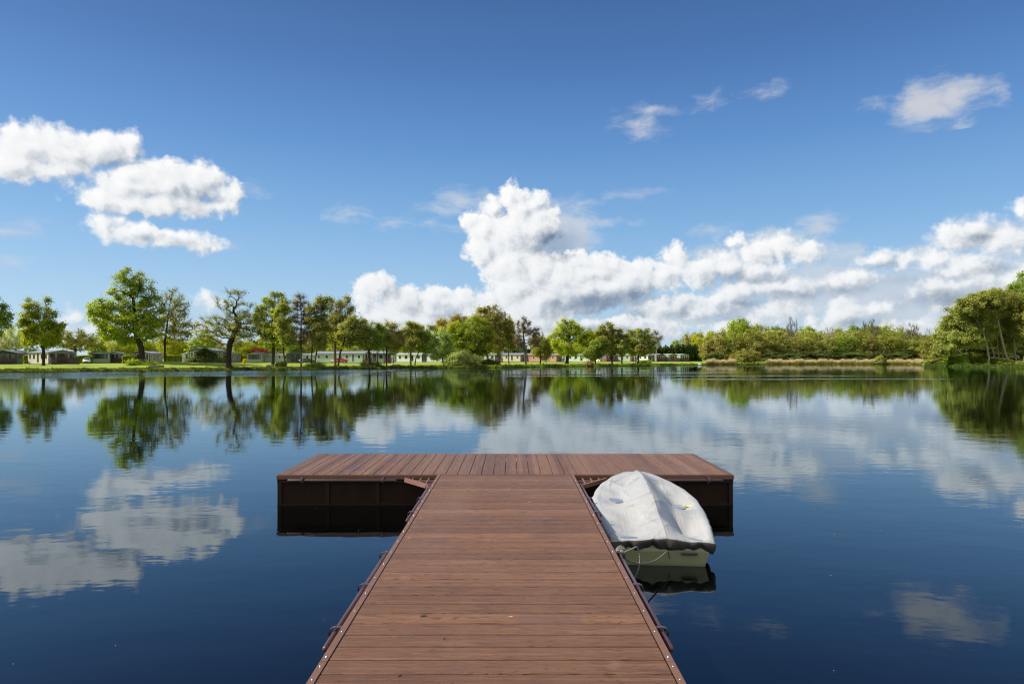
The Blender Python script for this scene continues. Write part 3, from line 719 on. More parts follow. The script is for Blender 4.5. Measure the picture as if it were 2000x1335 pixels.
def grow(rng, trunk, ells, nattr, step, kill, up=.12, shell=.5):
    vol = np.array([e[3] * e[4] * e[5] for e in ells]) ** .7; cnt = rng.multinomial(nattr, vol / vol.sum())
    A = []
    for e, c in zip(ells, cnt):
        d = rng.normal(size=(c, 3)); d /= np.linalg.norm(d, axis=1)[:, None] + 1e-9
        A.append(np.array(e[:3]) + d * (rng.random(c)[:, None] ** shell) * np.array(e[3:]))
    A = np.concatenate(A)
    pts = [np.array(trunk[0], float)]; par = [-1]
    for a, b in zip(trunk[:-1], trunk[1:]):
        a, b = np.array(a, float), np.array(b, float); n = max(1, int(np.linalg.norm(b - a) / step))
        for k in range(1, n + 1): pts.append(a + (b - a) * k / n); par.append(len(pts) - 2)
    lock = max(1, int(len(pts) * .45))         # the clear stem sends out no limbs
    P = np.array(pts)
    d2 = ((A[:, None, :] - P[None, lock:, :]) ** 2).sum(-1); near = d2.argmin(1) + lock; nd = d2.min(1)
    alive = np.ones(len(A), bool)
    for it in range(140):
        if not alive.any(): break
        ia = np.nonzero(alive)[0]; nn = near[ia]
        v = A[ia] - P[nn]; v /= np.linalg.norm(v, axis=1)[:, None] + 1e-9
        uq, inv = np.unique(nn, return_inverse=True); acc = np.zeros((len(uq), 3)); np.add.at(acc, inv, v)
        acc /= np.linalg.norm(acc, axis=1)[:, None] + 1e-6
        acc += rng.normal(size=acc.shape) * .28; acc[:, 2] += up; acc /= np.linalg.norm(acc, axis=1)[:, None]
        new = P[uq] + acc * step
        k0 = len(P); P = np.concatenate([P, new]); par += list(uq)
        d2 = ((A[ia][:, None, :] - new[None]) ** 2).sum(-1); m = d2.min(1); am = d2.argmin(1) + k0
        better = m < nd[ia]; near[ia[better]] = am[better]; nd[ia[better]] = m[better]
        alive &= nd > kill * kill
        if len(P) > 4200: break
    return P, np.array(par)
def branch_mesh(name, P, par, r0, tip, power=1.95):
    n = len(P); ch = np.zeros(n); acc = np.zeros(n)
    leafn = np.ones(n, bool); leafn[par[par >= 0]] = False
    rp = np.where(leafn, tip ** power, 0.0)
    for k in range(n - 1, 0, -1): rp[par[k]] += rp[k]
    r = rp ** (1 / power); sc = r0 / r[0]
    r = tip + (r - tip) * max(.2, (r0 - tip) / max(r[0] - tip, 1e-6))
    V, Fq = [], []; off = 0
    idx = np.arange(1, n); a, b = P[par[idx]], P[idx]; rb = r[idx]; ra = np.minimum(r[par[idx]], rb * 1.35 + .004)
    base = par[idx] == 0; ra = np.where(base, r[0] * 1.35, ra)
    d = b - a; L = np.linalg.norm(d, axis=1)[:, None] + 1e-9; d = d / L; b2 = b + d * L * .06
    ref = np.where(np.abs(d[:, 2:3]) > .9, np.array([[1., 0, 0]]), np.array([[0, 0, 1.]])); u = np.cross(d, ref); u /= np.linalg.norm(u, axis=1)[:, None]; w = np.cross(d, u)
    for sides, sel in ((8, rb > .12), (5, (rb <= .12) & (rb > .045)), (3, rb <= .045)):
        s = np.nonzero(sel)[0]
        if not len(s): continue
        t = np.arange(sides) * 2 * np.pi / sides
        c, si = np.cos(t)[None, :, None], np.sin(t)[None, :, None]
        ring = u[s][:, None] * c + w[s][:, None] * si
        va = a[s][:, None] + ring * ra[s][:, None, None]; vb = b2[s][:, None] + ring * rb[s][:, None, None]
        V.append(np.concatenate([va, vb], 1).reshape(-1, 3)); k = np.arange(len(s))[:, None] * 2 * sides + off
        q = np.arange(sides)[None]; qn = (q + 1) % sides
        Fq.append(np.stack([k + q, k + qn, k + sides + qn, k + sides + q], -1).reshape(-1, 4)); off += len(s) * 2 * sides
    return np.concatenate(V), np.concatenate(Fq), r, leafn
def quads(rng, c, size, flat=.75, asp=.8, out=.55):
    """leaf sprays: small four sided faces turned every way, rather flat"""
    n = len(c); nr = rng.normal(size=(n, 3)); nr[:, 2] = np.abs(nr[:, 2]) + flat; nr /= np.linalg.norm(nr, axis=1)[:, None]
    o = c - c.mean(0); o /= np.linalg.norm(o, axis=1)[:, None] + 1e-6; nr = nr + o * out * 1.6; nr /= np.linalg.norm(nr, axis=1)[:, None]
    ref = rng.normal(size=(n, 3)); u = np.cross(nr, ref); u /= np.linalg.norm(u, axis=1)[:, None] + 1e-9; w = np.cross(nr, u)
    s = size * rng.uniform(.6, 1.35, n)[:, None] * .5
    v = np.stack([c - u * s, c - w * s * asp, c + u * s * 1.15, c + w * s * asp], 1).reshape(-1, 3)
    return v, np.arange(n * 4).reshape(-1, 4)
def sticks(rng, c, dirs, length, width):
    n = len(c); d = dirs + rng.normal(size=(n, 3)) * .55; d[:, 2] += .25; d /= np.linalg.norm(d, axis=1)[:, None]
    ref = rng.normal(size=(n, 3)); u = np.cross(d, ref); u /= np.linalg.norm(u, axis=1)[:, None]
    L = length * rng.uniform(.5, 1.3, n)[:, None]; e = c + d * L
    v = np.stack([c - u * width * .5, c + u * width * .5, e + u * width * .12, e - u * width * .12], 1).reshape(-1, 3)
    return v, np.arange(n * 4).reshape(-1, 4)
def tree_meshes(name, seed, trunk, ells, r0, nleaf, leaf, ntwig=0, twig=.9, nattr=420, step=.55, kill=.95, spread=.38, tip=.022, up=.12, shell=.5, tw=.035):
    rng = np.random.default_rng(seed)
    P, par = grow(rng, trunk, ells, nattr, step, kill, up, shell)
    V, Fq, r, leafn = branch_mesh(name, P, par, r0, tip)
    fine = np.nonzero(r < tip * 2.1)[0]; fine = fine[P[fine, 2] > trunk[-1][2] * .35]
    if len(fine) == 0: fine = np.nonzero(leafn)[0]
    if ntwig:
        k = rng.choice(fine, ntwig); d = P[k] - P[par[k]]; d /= np.linalg.norm(d, axis=1)[:, None] + 1e-9
        tv, tf = sticks(rng, P[k] - d * rng.random(ntwig)[:, None] * .4, d, twig, tw); Fq2 = tf + len(V); V = np.concatenate([V, tv]); Fq = np.concatenate([Fq, Fq2])
    tm = mesh_np('trunk', V, [Fq]); cm = None
    if nleaf:
        wgt = rng.uniform(.15, 1, len(fine)) ** 1.6 * np.where(leafn[fine], 1.6, .7); k = rng.choice(fine, nleaf, p=wgt / wgt.sum())
        c = P[k] + rng.normal(size=(nleaf, 3)) * spread * np.array([1, 1, .75]); c[:, 2] += spread * .2
        lv, lf = quads(rng, c, leaf); cm = mesh_np('crown', lv, [lf])
    return tm, cm
def put_tree(name, label, cat, tm, cm, loc, bark, kind, rz=0, sc=(1, 1, 1), group=None):
    e = empty(name, loc, rz, label, cat, group); e.scale = sc
    def am(me, m):
        if not me.materials: me.materials.append(m)
    am(tm, BARK[bark]); link('trunk', tm, None, e)
    if cm is not None:
        if cm.materials and cm.materials[0] != LEAF[kind]:
            key = (cm.name, kind)
            if key not in VC: VC[key] = cm.copy(); VC[key].materials.clear(); VC[key].materials.append(LEAF[kind])
            cm = VC[key]
        am(cm, LEAF[kind]); link('crown', cm, None, e)
    return e
VC = {}
SEED = [100]
def T(name, label, kind, Y, trunk, ells, nleaf, leaf=.30, ntwig=0, bark='dark', r0=.25, cat='tree', depth=.85, dy=0, rz=0, **k):
    """a single tree; the outline is given as seen from the jetty and turned into metres at its own distance Y"""
    SEED[0] += 1; X0 = at(trunk[0][0], Y); z0 = gz(X0, Y); s = Y / F
    cv = lambda u, v: (at(u, Y) - X0, CAMZ + (HY - v) * s - z0)
    tr = [(0, 0, -.15)]
    for u, v in trunk[1:]: x, z = cv(u, v); tr.append((x, dy * z * .02, z))
    el_ = []
    rg = random.Random(SEED[0])
    for u, v, rx, ry in ells:
        x, z = cv(u, v); el_.append((x, rg.uniform(-.25, .25) * rx * s, z, rx * s, rx * s * depth, ry * s))
    tm, cm = tree_meshes(name, SEED[0], tr, el_, r0, int(nleaf * 1.75), leaf * 1.0, ntwig, **k)
    return put_tree(name, label, cat, tm, cm, (X0, Y, z0), bark, kind)

# --- the near left shore
T('tree', 'leafy tree cut off by the left edge of the view', 'mid', 122, [(-14, 712), (-12, 670), (-8, 640)], [(-5, 620, 24, 38), (-25, 625, 30, 40)], 6000, .32, 200, r0=.22)
T('oak_tree', 'upright egg shaped green tree standing before the cream lodge', 'bright', 128, [(85, 713), (85, 685), (80, 660), (79, 635)], [(80, 606, 30, 32), (70, 640, 36, 32), (105, 640, 26, 34), (82, 662, 42, 20), (58, 608, 18, 20)], 9500, .30, 500, r0=.26, nattr=650, bark='dark')
T('oak_tree', 'biggest leaning oak with a broad fresh green crown on the bank', 'bright', 113, [(279, 707), (276, 680), (266, 648), (264, 620)], [(258, 575, 44, 48), (215, 618, 44, 28), (285, 600, 36, 44), (252, 552, 38, 26), (240, 650, 46, 26), (296, 640, 28, 30), (225, 585, 26, 30), (200, 600, 30, 22)], 15500, .27, 900, r0=.46, nattr=1150, step=.5, kill=.8, spread=.34)
T('tree', 'sparse olive brown tree just right of the biggest oak', 'olive', 118, [(322, 706), (322, 668), (326, 640), (328, 615)], [(336, 610, 36, 42), (350, 640, 30, 34), (318, 640, 22, 36), (340, 580, 22, 18)], 3800, .23, 1800, r0=.18, nattr=650, bark='dark')
T('oak_tree', 'gnarled thick trunked oak with thin leaf cover at the water edge', 'olive', 103, [(447, 722), (446, 695), (449, 670), (463, 640), (460, 615)], [(455, 595, 36, 34), (420, 640, 40, 30), (490, 625, 36, 34), (455, 640, 48, 40), (400, 655, 26, 22), (505, 650, 30, 26), (465, 575, 20, 14)], 4300, .21, 2800, r0=.42, nattr=850, bark='dark', up=.02, step=.5, spread=.3)
T('tree', 'tall bright green tree with two stems behind the green lodge', 'bright', 142, [(533, 711), (534, 680), (532, 650), (532, 620)], [(535, 600, 30, 32), (515, 620, 24, 36), (555, 625, 22, 40), (535, 650, 36, 34), (540, 578, 16, 12)], 9800, .32, 300, r0=.34, nattr=600)
T('tree', 'slim leaning tree rising from the dark round bush', 'sage', 112, [(559, 719), (554, 690), (552, 660), (555, 630)], [(555, 625, 20, 40), (560, 655, 22, 26)], 3300, .26, 500, r0=.13)
T('bare_tree', 'tall bare tree with a haze of grey twigs', 'bud', 113, [(588, 717), (588, 690), (588, 650), (588, 615), (587, 590)], [(587, 605, 20, 38), (590, 650, 20, 30), (600, 630, 16, 28)], 900, .22, 4200, 'grey', r0=.15, nattr=420, tw=.03, twig=1.1)
T('birch_tree', 'slender birch with a drooping pale green top', 'sage', 112, [(608, 719), (609, 690), (612, 650), (618, 615)], [(622, 605, 20, 28), (618, 640, 22, 34), (625, 665, 18, 20)], 4200, .25, 1200, 'dark', r0=.12, nattr=420)
T('birch_tree', 'thin stemmed young tree leaning right among the birches', 'mid', 113, [(613, 719), (618, 690), (624, 650), (628, 600)], [(632, 592, 15, 18), (630, 640, 16, 30)], 2400, .25, 500, 'dark', r0=.11, nattr=260)
T('tree', 'open tall grey green tree with upswept limbs beside the red car', 'sage', 122, [(655, 714), (654, 685), (656, 655), (656, 625)], [(663, 605, 26, 28), (655, 640, 26, 34), (680, 610, 14, 22), (644, 600, 12, 20)], 4600, .26, 1600, 'grey', r0=.22, nattr=560, up=.25)
T('tree', 'leaning tree with a long bare stem slanting to the right', 'olive', 116, [(660, 720), (664, 690), (674, 660), (685, 640)], [(695, 640, 30, 26), (710, 655, 20, 24), (680, 660, 26, 20), (675, 635, 14, 18)], 4600, .25, 1200, 'dark', r0=.15, nattr=520)
T('tree', 'small dark tree with a forked trunk by the porch', 'mid', 119, [(721, 721), (722, 695), (718, 670)], [(715, 655, 20, 26), (725, 640, 14, 18), (705, 670, 16, 14), (735, 665, 10, 20)], 3400, .26, 800, 'dark', r0=.17)
T('tree', 'thin dark straight tree beside the white lamp post', 'mid', 121, [(737, 720), (738, 690), (738, 660), (738, 640)], [(738, 650, 14, 24), (740, 670, 16, 16)], 1700, .25, 700, 'dark', r0=.10, nattr=220)
T('tree', 'twin stemmed tree with a loose olive crown near the lamp post', 'sage', 124, [(755, 719), (755, 690), (756, 660), (760, 640)], [(762, 645, 22, 20), (752, 665, 20, 20), (775, 670, 18, 20)], 3600, .26, 900, 'dark', r0=.14, nattr=380)
T('tree', 'thin tree stem standing close against the lodge with steps', 'mid', 124, [(750, 719), (750, 690), (747, 660)], [(745, 650, 12, 20)], 900, .25, 400, 'dark', r0=.08, nattr=140)
T('alder_tree', 'olive green tree with a straight trunk before the white lodge', 'sage', 134, [(802, 714), (802, 690), (803, 660), (802, 640)], [(802, 645, 24, 18), (812, 665, 26, 22), (790, 672, 22, 16)], 4600, .28, 900, 'grey', r0=.19, nattr=460)
T('alder_tree', 'crooked forked small tree leaning over the lawn by the white lodge', 'mid', 134, [(810, 716), (812, 700), (819, 685), (820, 670)], [(825, 665, 18, 18), (838, 680, 12, 14)], 2000, .28, 300, 'grey', r0=.12, nattr=220)
T('tree', 'rounded bright green tree rising behind the first white lodge', 'bright', 262, [(835, 708), (835, 690), (832, 660)], [(835, 655, 20, 22), (812, 655, 22, 28), (835, 675, 24, 20), (806, 640, 12, 14)], 5200, .55, 0, r0=.4, nattr=300, step=1, kill=1.6, spread=.7)
T('willow_tree', 'pale green rounded willow between the two white lodges', 'pale', 134, [(867, 713), (864, 700), (862, 680)], [(862, 668, 22, 26), (850, 680, 18, 22), (876, 685, 16, 22), (862, 650, 12, 10)], 6200, .26, 500, 'grey', r0=.16, nattr=480)
T('oak_tree', 'broad round green oak overhanging the water in the centre', 'bright', 140, [(925, 716), (925, 690), (920, 665)], [(925, 650, 36, 32), (895, 655, 26, 30), (948, 660, 20, 36), (912, 685, 44, 24), (930, 628, 22, 12)], 11500, .30, 500, r0=.42, nattr=720, spread=.42)
T('beech_tree', 'copper brown crowned tree behind the central oak', 'copper', 285, [(880, 708), (880, 680), (880, 655)], [(880, 640, 34, 22), (865, 640, 22, 16), (895, 632, 22, 18)], 5200, .6, 600, r0=.5, nattr=360, step=1.1, kill=1.8, spread=.8, tw=.08)
T('ash_tree', 'tallest tan green tree right of the central oak', 'tan', 150, [(975, 712), (972, 680), (968, 645)], [(962, 620, 32, 26), (985, 640, 20, 32), (945, 618, 24, 22), (970, 660, 30, 30)], 8200, .30, 2200, 'grey', r0=.26, nattr=760)
T('tree', 'slim tree in front of the cream lodge right of the tan tree', 'sage', 152, [(994, 712), (993, 690), (992, 660)], [(994, 650, 16, 30), (998, 670, 14, 20)], 2800, .30, 500, 'grey', r0=.13, nattr=260)
T('alder_tree', 'nearly bare dark alder standing before the pink lodge', 'bud', 143, [(1027, 715), (1026, 690), (1024, 670), (1022, 650)], [(1025, 640, 20, 22), (1040, 660, 18, 20), (1012, 660, 12, 22), (1050, 645, 10, 8)], 900, .28, 2600, 'grey', r0=.22, nattr=480, tw=.045)
T('tree', 'small olive tree before the long pink lodge', 'olive', 158, [(1055, 712), (1056, 700), (1056, 685)], [(1056, 675, 22, 22), (1045, 670, 12, 14), (1070, 685, 12, 16)], 3800, .30, 600, 'dark', r0=.16, nattr=320)
T('tree', 'whippy thin stemmed sapling at the end of the pink lodge', 'olive', 162, [(1067, 711), (1066, 700), (1064, 685)], [(1066, 678, 8, 12)], 600, .28, 200, 'grey', r0=.07, nattr=100)
T('oak_tree', 'brightest lime green oak with a stout trunk on the lawn', 'lime', 168, [(1107, 712), (1108, 700), (1110, 680)], [(1110, 650, 32, 26), (1092, 665, 22, 28), (1140, 662, 26, 24), (1112, 678, 40, 18), (1160, 680, 18, 18), (1105, 632, 20, 10)], 11500, .34, 300, r0=.42, nattr=720, spread=.42)
T('tree', 'green bush like tree with several stems at the water edge', 'mid', 158, [(1163, 714), (1163, 700), (1162, 690)], [(1165, 685, 18, 20), (1175, 670, 18, 14), (1150, 692, 14, 14)], 4200, .30, 400, 'dark', r0=.13, nattr=360)
T('alder_tree', 'olive alder with a tall trunk left of the domed tree', 'sage', 166, [(1196, 713), (1194, 690), (1192, 665)], [(1190, 648, 24, 20), (1175, 655, 18, 20), (1205, 660, 16, 26), (1190, 680, 22, 14)], 5200, .33, 1200, 'dark', r0=.19, nattr=460)
T('alder_tree', 'leaning v stemmed alder at the water edge right of the green shrubs', 'olive', 165, [(1215, 714), (1214, 695), (1212, 675)], [(1212, 675, 16, 22), (1222, 665, 12, 16)], 2600, .32, 600, 'dark', r0=.16, nattr=260)
T('alder_tree', 'dome topped olive brown tree beside the conifer hedge', 'olive', 174, [(1246, 713), (1247, 695), (1246, 675)], [(1246, 658, 28, 20), (1230, 672, 20, 22), (1266, 672, 18, 20), (1245, 685, 26, 14)], 5600, .34, 1800, 'dark', r0=.24, nattr=520)
T('alder_tree', 'thin slanting alder under the domed tree', 'olive', 170, [(1241, 714), (1244, 700), (1250, 685)], [(1252, 682, 10, 12)], 700, .32, 300, 'dark', r0=.12, nattr=120)
T('bare_tree', 'leafless grey tree at the right of the domed tree', 'bud', 240, [(1282, 708), (1282, 690), (1282, 670)], [(1282, 662, 12, 16)], 200, .4, 1400, 'haze', r0=.16, nattr=180, step=.8, kill=1.2, tw=.06, twig=1.4)
# shrubs and small garden trees
T('bush', 'dark round bush at the water edge under a leaning tree', 'shrub', 113, [(550, 717), (550, 714)], [(550, 712, 10, 7), (546, 713, 8, 6)], 2600, .2, 0, cat='bush', r0=.08, nattr=160, step=.3, kill=.5, spread=.25)
T('bush', 'dark brambly shrubs heaped on the mound below the raised lodge', 'shrub', 121, [(398, 716), (398, 712)], [(400, 703, 24, 12), (425, 708, 22, 8), (385, 710, 16, 6), (402, 692, 16, 12)], 6500, .24, 300, cat='bush', r0=.10, nattr=420, step=.35, kill=.6, spread=.32)
T('maple_tree', 'low dark red leaved tree peeping over the green lodge', 'red', 218, [(502, 707), (502, 700), (502, 692)], [(500, 690, 14, 8), (512, 688, 10, 7), (492, 694, 8, 6)], 2600, .3, 0, r0=.1, nattr=200, step=.5, kill=.8)
T('bush', 'small golden yellow bush on the lawn', 'yellow', 150, [(479, 709), (479, 706)], [(478.5, 704, 3, 5)], 420, .16, 0, cat='bush', r0=.04, nattr=50, step=.2, kill=.3, spread=.14)
T('bush', 'pale willow bush drooping into the water at the centre', 'pale', 132, [(893, 717), (893, 712)], [(890, 704, 18, 12), (905, 700, 14, 14), (875, 710, 8, 7), (925, 706, 18, 10)], 5600, .25, 300, cat='bush', r0=.1, nattr=420, step=.4, kill=.6)
T('bush', 'white blossoming hawthorn in front of a hidden lodge', 'white', 139, [(903, 713), (903, 708)], [(905, 702, 10, 8), (889, 701, 7, 5), (912, 698, 6, 6)], 2600, .17, 100, cat='bush', r0=.08, nattr=220, step=.35, kill=.5, spread=.22)
T('bush', 'dark green low bush right of the central oak', 'shrub', 141, [(950, 715), (950, 712)], [(948, 709, 14, 6), (965, 711, 12, 4)], 2400, .24, 0, cat='bush', r0=.08, nattr=200, step=.35, kill=.6)
T('bush', 'tangle of brush round the stems beside the lamp post', 'shrub', 120, [(716, 720), (716, 717)], [(716, 715, 9, 6), (735, 716, 10, 5)], 1800, .22, 200, cat='bush', r0=.06, nattr=160, step=.3, kill=.5)
T('bush', 'bush on the bank between the birches', 'mid', 112, [(628, 719), (628, 717)], [(625, 716, 10, 5), (605, 718, 8, 4)], 1600, .2, 100, cat='bush', r0=.06, nattr=140, step=.3, kill=.5)
T('bush', 'low green bush below the raised bank of the biggest oak', 'mid', 108, [(283, 718), (283, 716)], [(283, 715, 14, 5), (262, 712, 14, 4), (300, 716, 10, 4)], 2400, .22, 0, cat='bush', r0=.06, nattr=180, step=.3, kill=.5)
T('bush', 'lush bright green bush at the water edge left of the brown gabled lodge', 'bright', 178, [(1262, 712), (1262, 710)], [(1262, 709, 11, 4), (1250, 710, 8, 3)], 1600, .26, 0, cat='bush', r0=.06, nattr=140, step=.35, kill=.6)
T('bush', 'pink tinged thorn bush at the water edge by the leaning alder', 'copper', 155, [(1152, 714), (1152, 712)], [(1152, 711, 7, 4)], 700, .22, 150, cat='bush', r0=.05, nattr=90, step=.3, kill=.5)

# --- trees further back: a few grown kinds, copied at their own size and turn
def kindtree(seed, h, w, nleaf, leaf, ntwig=0, **k):
    rg = random.Random(seed); ells = [(0, 0, h * .66, w * .5, w * .5, h * .34)]
    for q in range(5):
        a = rg.uniform(0, 6.28); ells.append((math.cos(a) * w * .27, math.sin(a) * w * .27, h * rg.uniform(.42, .72), w * .3, w * .3, h * .22))
    return tree_meshes('kind', seed, [(0, 0, -.2), (rg.uniform(-.3, .3), 0, h * .22), (rg.uniform(-.5, .5), 0, h * .42)], ells, h * .022, nleaf, leaf, ntwig, **k)
KT = [kindtree(31, 11, 9, 5200, .42, 300, nattr=330, step=.8, kill=1.3, spread=.55), kindtree(32, 11, 10, 5600, .42, 300, nattr=330, step=.8, kill=1.3, spread=.55),
      kindtree(33, 11, 8, 4800, .40, 1200, nattr=360, step=.75, kill=1.2, spread=.5), kindtree(34, 11, 10.5, 4300, .38, 2400, nattr=420, step=.75, kill=1.15, spread=.5, tw=.05, up=.2)]
def lowtree(seed, h, w, nleaf, leaf, ntwig, lo=.34, **k):
    rg = random.Random(seed); ells = [(0, 0, h * .68, w * .42, w * .42, h * .32), (0, 0, h * .30, w * .46, w * .46, h * .30)]
    for q in range(7):
        a = rg.uniform(0, 6.28); ells.append((math.cos(a) * w * .28, math.sin(a) * w * .28, h * rg.uniform(.2, .75), w * .28, w * .28, h * .2))
    return tree_meshes('kind', seed, [(0, 0, -.2), (rg.uniform(-.3, .3), 0, h * .10), (rg.uniform(-.5, .5), 0, h * .2)], ells, h * .020, nleaf, leaf, ntwig, **k)
KT += [lowtree(51, 11, 9.5, 6800, .40, 1500, nattr=460, step=.75, kill=1.15, spread=.55, tw=.05), lowtree(52, 11, 9, 6400, .38, 2600, nattr=480, step=.75, kill=1.15, spread=.5, tw=.05, up=.2), lowtree(53, 11, 10, 7000, .42, 600, nattr=440, step=.8, kill=1.2, spread=.6)]
KT += [tree_meshes('kind', 55, [(0, 0, -.2), (0, 0, .6), (.2, 0, 1.2)], [(0, 0, 5, 4.6, 4.6, 5.4), (-2.5, 1, 3, 2.6, 2.6, 3), (2.6, -1, 3.4, 2.6, 2.6, 3.4), (0, -2.5, 2.6, 3, 2, 2.6)], .22, 6200, .5, 500, nattr=420, step=.8, kill=1.2, spread=.6, tw=.06)]
BT = [kindtree(41, 11, 8, 250, .3, 3600, nattr=420, step=.7, kill=1.05, tw=.032, twig=1.2, up=.25), kindtree(42, 11, 7, 150, .3, 3200, nattr=380, step=.7, kill=1.05, tw=.032, twig=1.2, up=.3)]
def B(label, kind, px, top, half, Y, v, bark='dark', name='tree', rz=None, base=None, cat='tree', group=None):
    x = at(px, Y); z = gz(x, Y) if base is None else base; s = Y / F
    h = CAMZ + (HY - top) * s - z; w = half * 2 * s; src = BT[v - 4] if v in (4, 5) else KT[v] if v < 4 else KT[v - 2]
    SEED[0] += 1; rz = random.Random(SEED[0]).uniform(0, 6.28) if rz is None else rz
    return put_tree(name, label, cat, src[0], src[1], (x, Y, z), bark, kind, rz, (w / 9.2, w / 9.2, h / 11.2), group)
# behind the lodges on the left
B('silvery pale willow at the far left behind the brown lodge', 'silver', 30, 628, 26, 209, 3, name='willow_tree')
B('pale grey willow at the left edge behind the dark green lodge', 'silver', 4, 655, 18, 204, 3, name='willow_tree')
B('thin brown leaved spreading tree behind the cream lodge', 'olive', 148, 636, 30, 214, 3)
B('small dark tree between the willow and the cream lodge', 'mid', 62, 670, 16, 199, 7)
B('open brown tree above the parked white car', 'olive', 192, 648, 18, 229, 3)
B('lime green tree above the green bay fronted lodge', 'lime', 238, 656, 26, 219, 8)
B('yellow green tree behind the second half of the green lodge', 'bright', 242, 664, 20, 224, 6)
B('green tree filling the gap behind the biggest oak trunk', 'lime', 285, 660, 22, 229, 6)
B('yellow green tree behind the clipped hedge', 'lime', 334, 652, 24, 219, 8)
B('low lime tree behind the small green chalet', 'lime', 366, 664, 20, 224, 6)
B('dense mid green tree behind the raised lodge', 'bright', 396, 644, 28, 199, 6)
B('tan leaved tree seen under the gnarled oak', 'tan', 436, 668, 20, 219, 7)
B('yellow green tree right of the gnarled oak trunk', 'lime', 478, 662, 22, 219, 8)
B('olive tree behind the low cream building', 'sage', 463, 654, 18, 259, 7)
B('lime tree behind the red leaved tree', 'lime', 512, 655, 22, 224, 6)
B('shaded green tree behind the dark gabled chalet', 'mid', 572, 652, 24, 224, 7)
B('thin green tree behind the bare tree', 'sage', 600, 655, 18, 259, 3)
B('green tree behind the birches', 'mid', 630, 648, 22, 264, 8)
B('lime green tree behind the long roofed lodge', 'lime', 668, 650, 26, 259, 6)
B('drooping yellow green tree above the red car', 'lime', 690, 666, 18, 256, 8)
B('shaded green tree behind the lodge with the porch', 'mid', 722, 655, 24, 269, 7)
B('green tree behind the thin dark tree by the lamp post', 'bright', 752, 655, 24, 255, 8)
B('olive tree behind the little pale chalet', 'sage', 778, 645, 20, 270, 7)
B('deep green tree behind the willow', 'mid', 860, 652, 24, 285, 6)
B('bright tree behind the left part of the central oak', 'bright', 893, 648, 22, 280, 8)
B('tan topped tree behind the tallest tan green tree', 'tan', 945, 598, 28, 282, 3)
B('second tan topped tree right behind the tallest one', 'tan', 978, 606, 26, 285, 3)
B('dark tree below the tan topped trees', 'mid', 960, 655, 30, 280, 7)
B('dark green tree behind the cream lodge with brown gable', 'mid', 1005, 652, 22, 285, 6)
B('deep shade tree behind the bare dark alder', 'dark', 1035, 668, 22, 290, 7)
B('leafless grey tree above the pink lodge', 'bud', 1052, 640, 16, 292, 4, 'grey', 'bare_tree')
B('green tree behind the small olive tree', 'mid', 1075, 655, 20, 290, 8)
B('green tree behind the right side of the lime oak', 'bright', 1150, 640, 24, 290, 6)
B('olive tree between the lime oak and the alders', 'sage', 1180, 634, 26, 292, 3)
B('shaded tree behind the green awning lodge', 'mid', 1218, 650, 22, 295, 7)
B('shaded olive tree behind the domed tree', 'sage', 1255, 655, 24, 296, 7)
for lab, kd, px, top, hf, Y, v in [
 ('soft green tree just left of the biggest oak trunk, far behind', 'lime', 190, 664, 22, 256, 8), ('far yellow green tree above the brown lodge roof', 'bright', 262, 662, 24, 258, 6), ('far green tree between the oak and the sparse olive tree', 'bright', 308, 656, 22, 260, 8),
 ('far leafy tree above the pale blue shed', 'bright', 352, 662, 22, 262, 6), ('far olive tree left of the gnarled oak', 'sage', 420, 656, 22, 264, 7), ('far green tree right behind the golden bush', 'bright', 492, 660, 22, 266, 8),
 ('far lime tree between the two stemmed tree and the leaning one', 'lime', 548, 652, 22, 268, 6), ('far shaded green tree behind the black car', 'mid', 588, 662, 22, 270, 8), ('far green tree behind the drooping birch', 'bright', 617, 656, 20, 272, 6), ('far lime tree left of the upswept grey green tree', 'lime', 646, 656, 22, 274, 8),
 ('far green tree above the grey roofed lodge', 'bright', 738, 662, 24, 296, 6), ('far olive green tree above the first white lodge', 'sage', 792, 660, 22, 300, 8), ('far green tree left of the pale willow', 'mid', 832, 664, 22, 302, 6), ('far green tree under the left of the lime oak', 'mid', 1096, 664, 22, 306, 8),
 ('far green tree right of the lime oak trunk', 'bright', 1128, 662, 22, 308, 6), ('far shaded tree behind the leaning alder', 'mid', 1202, 668, 22, 308, 8), ('far shaded tree between the alders and the domed tree', 'sage', 1236, 668, 20, 310, 6), ('far tree left of the conifer hedge', 'mid', 1266, 672, 16, 312, 8)]:
    B(lab, kd, px, top, hf, Y, v)
# behind and beyond the conifer hedge
B('small round green tree above the conifer hedge', 'bright', 1322, 660, 13, 330, 0)
B('yellowish tree rising above the conifer hedge end', 'tan', 1350, 644, 18, 330, 3)
B('vivid yellow green tree right of the conifer hedge', 'lime', 1372, 646, 20, 322, 1)
B('lime crown just behind the first tan trees of the wood', 'lime', 1392, 642, 18, 318, 0)
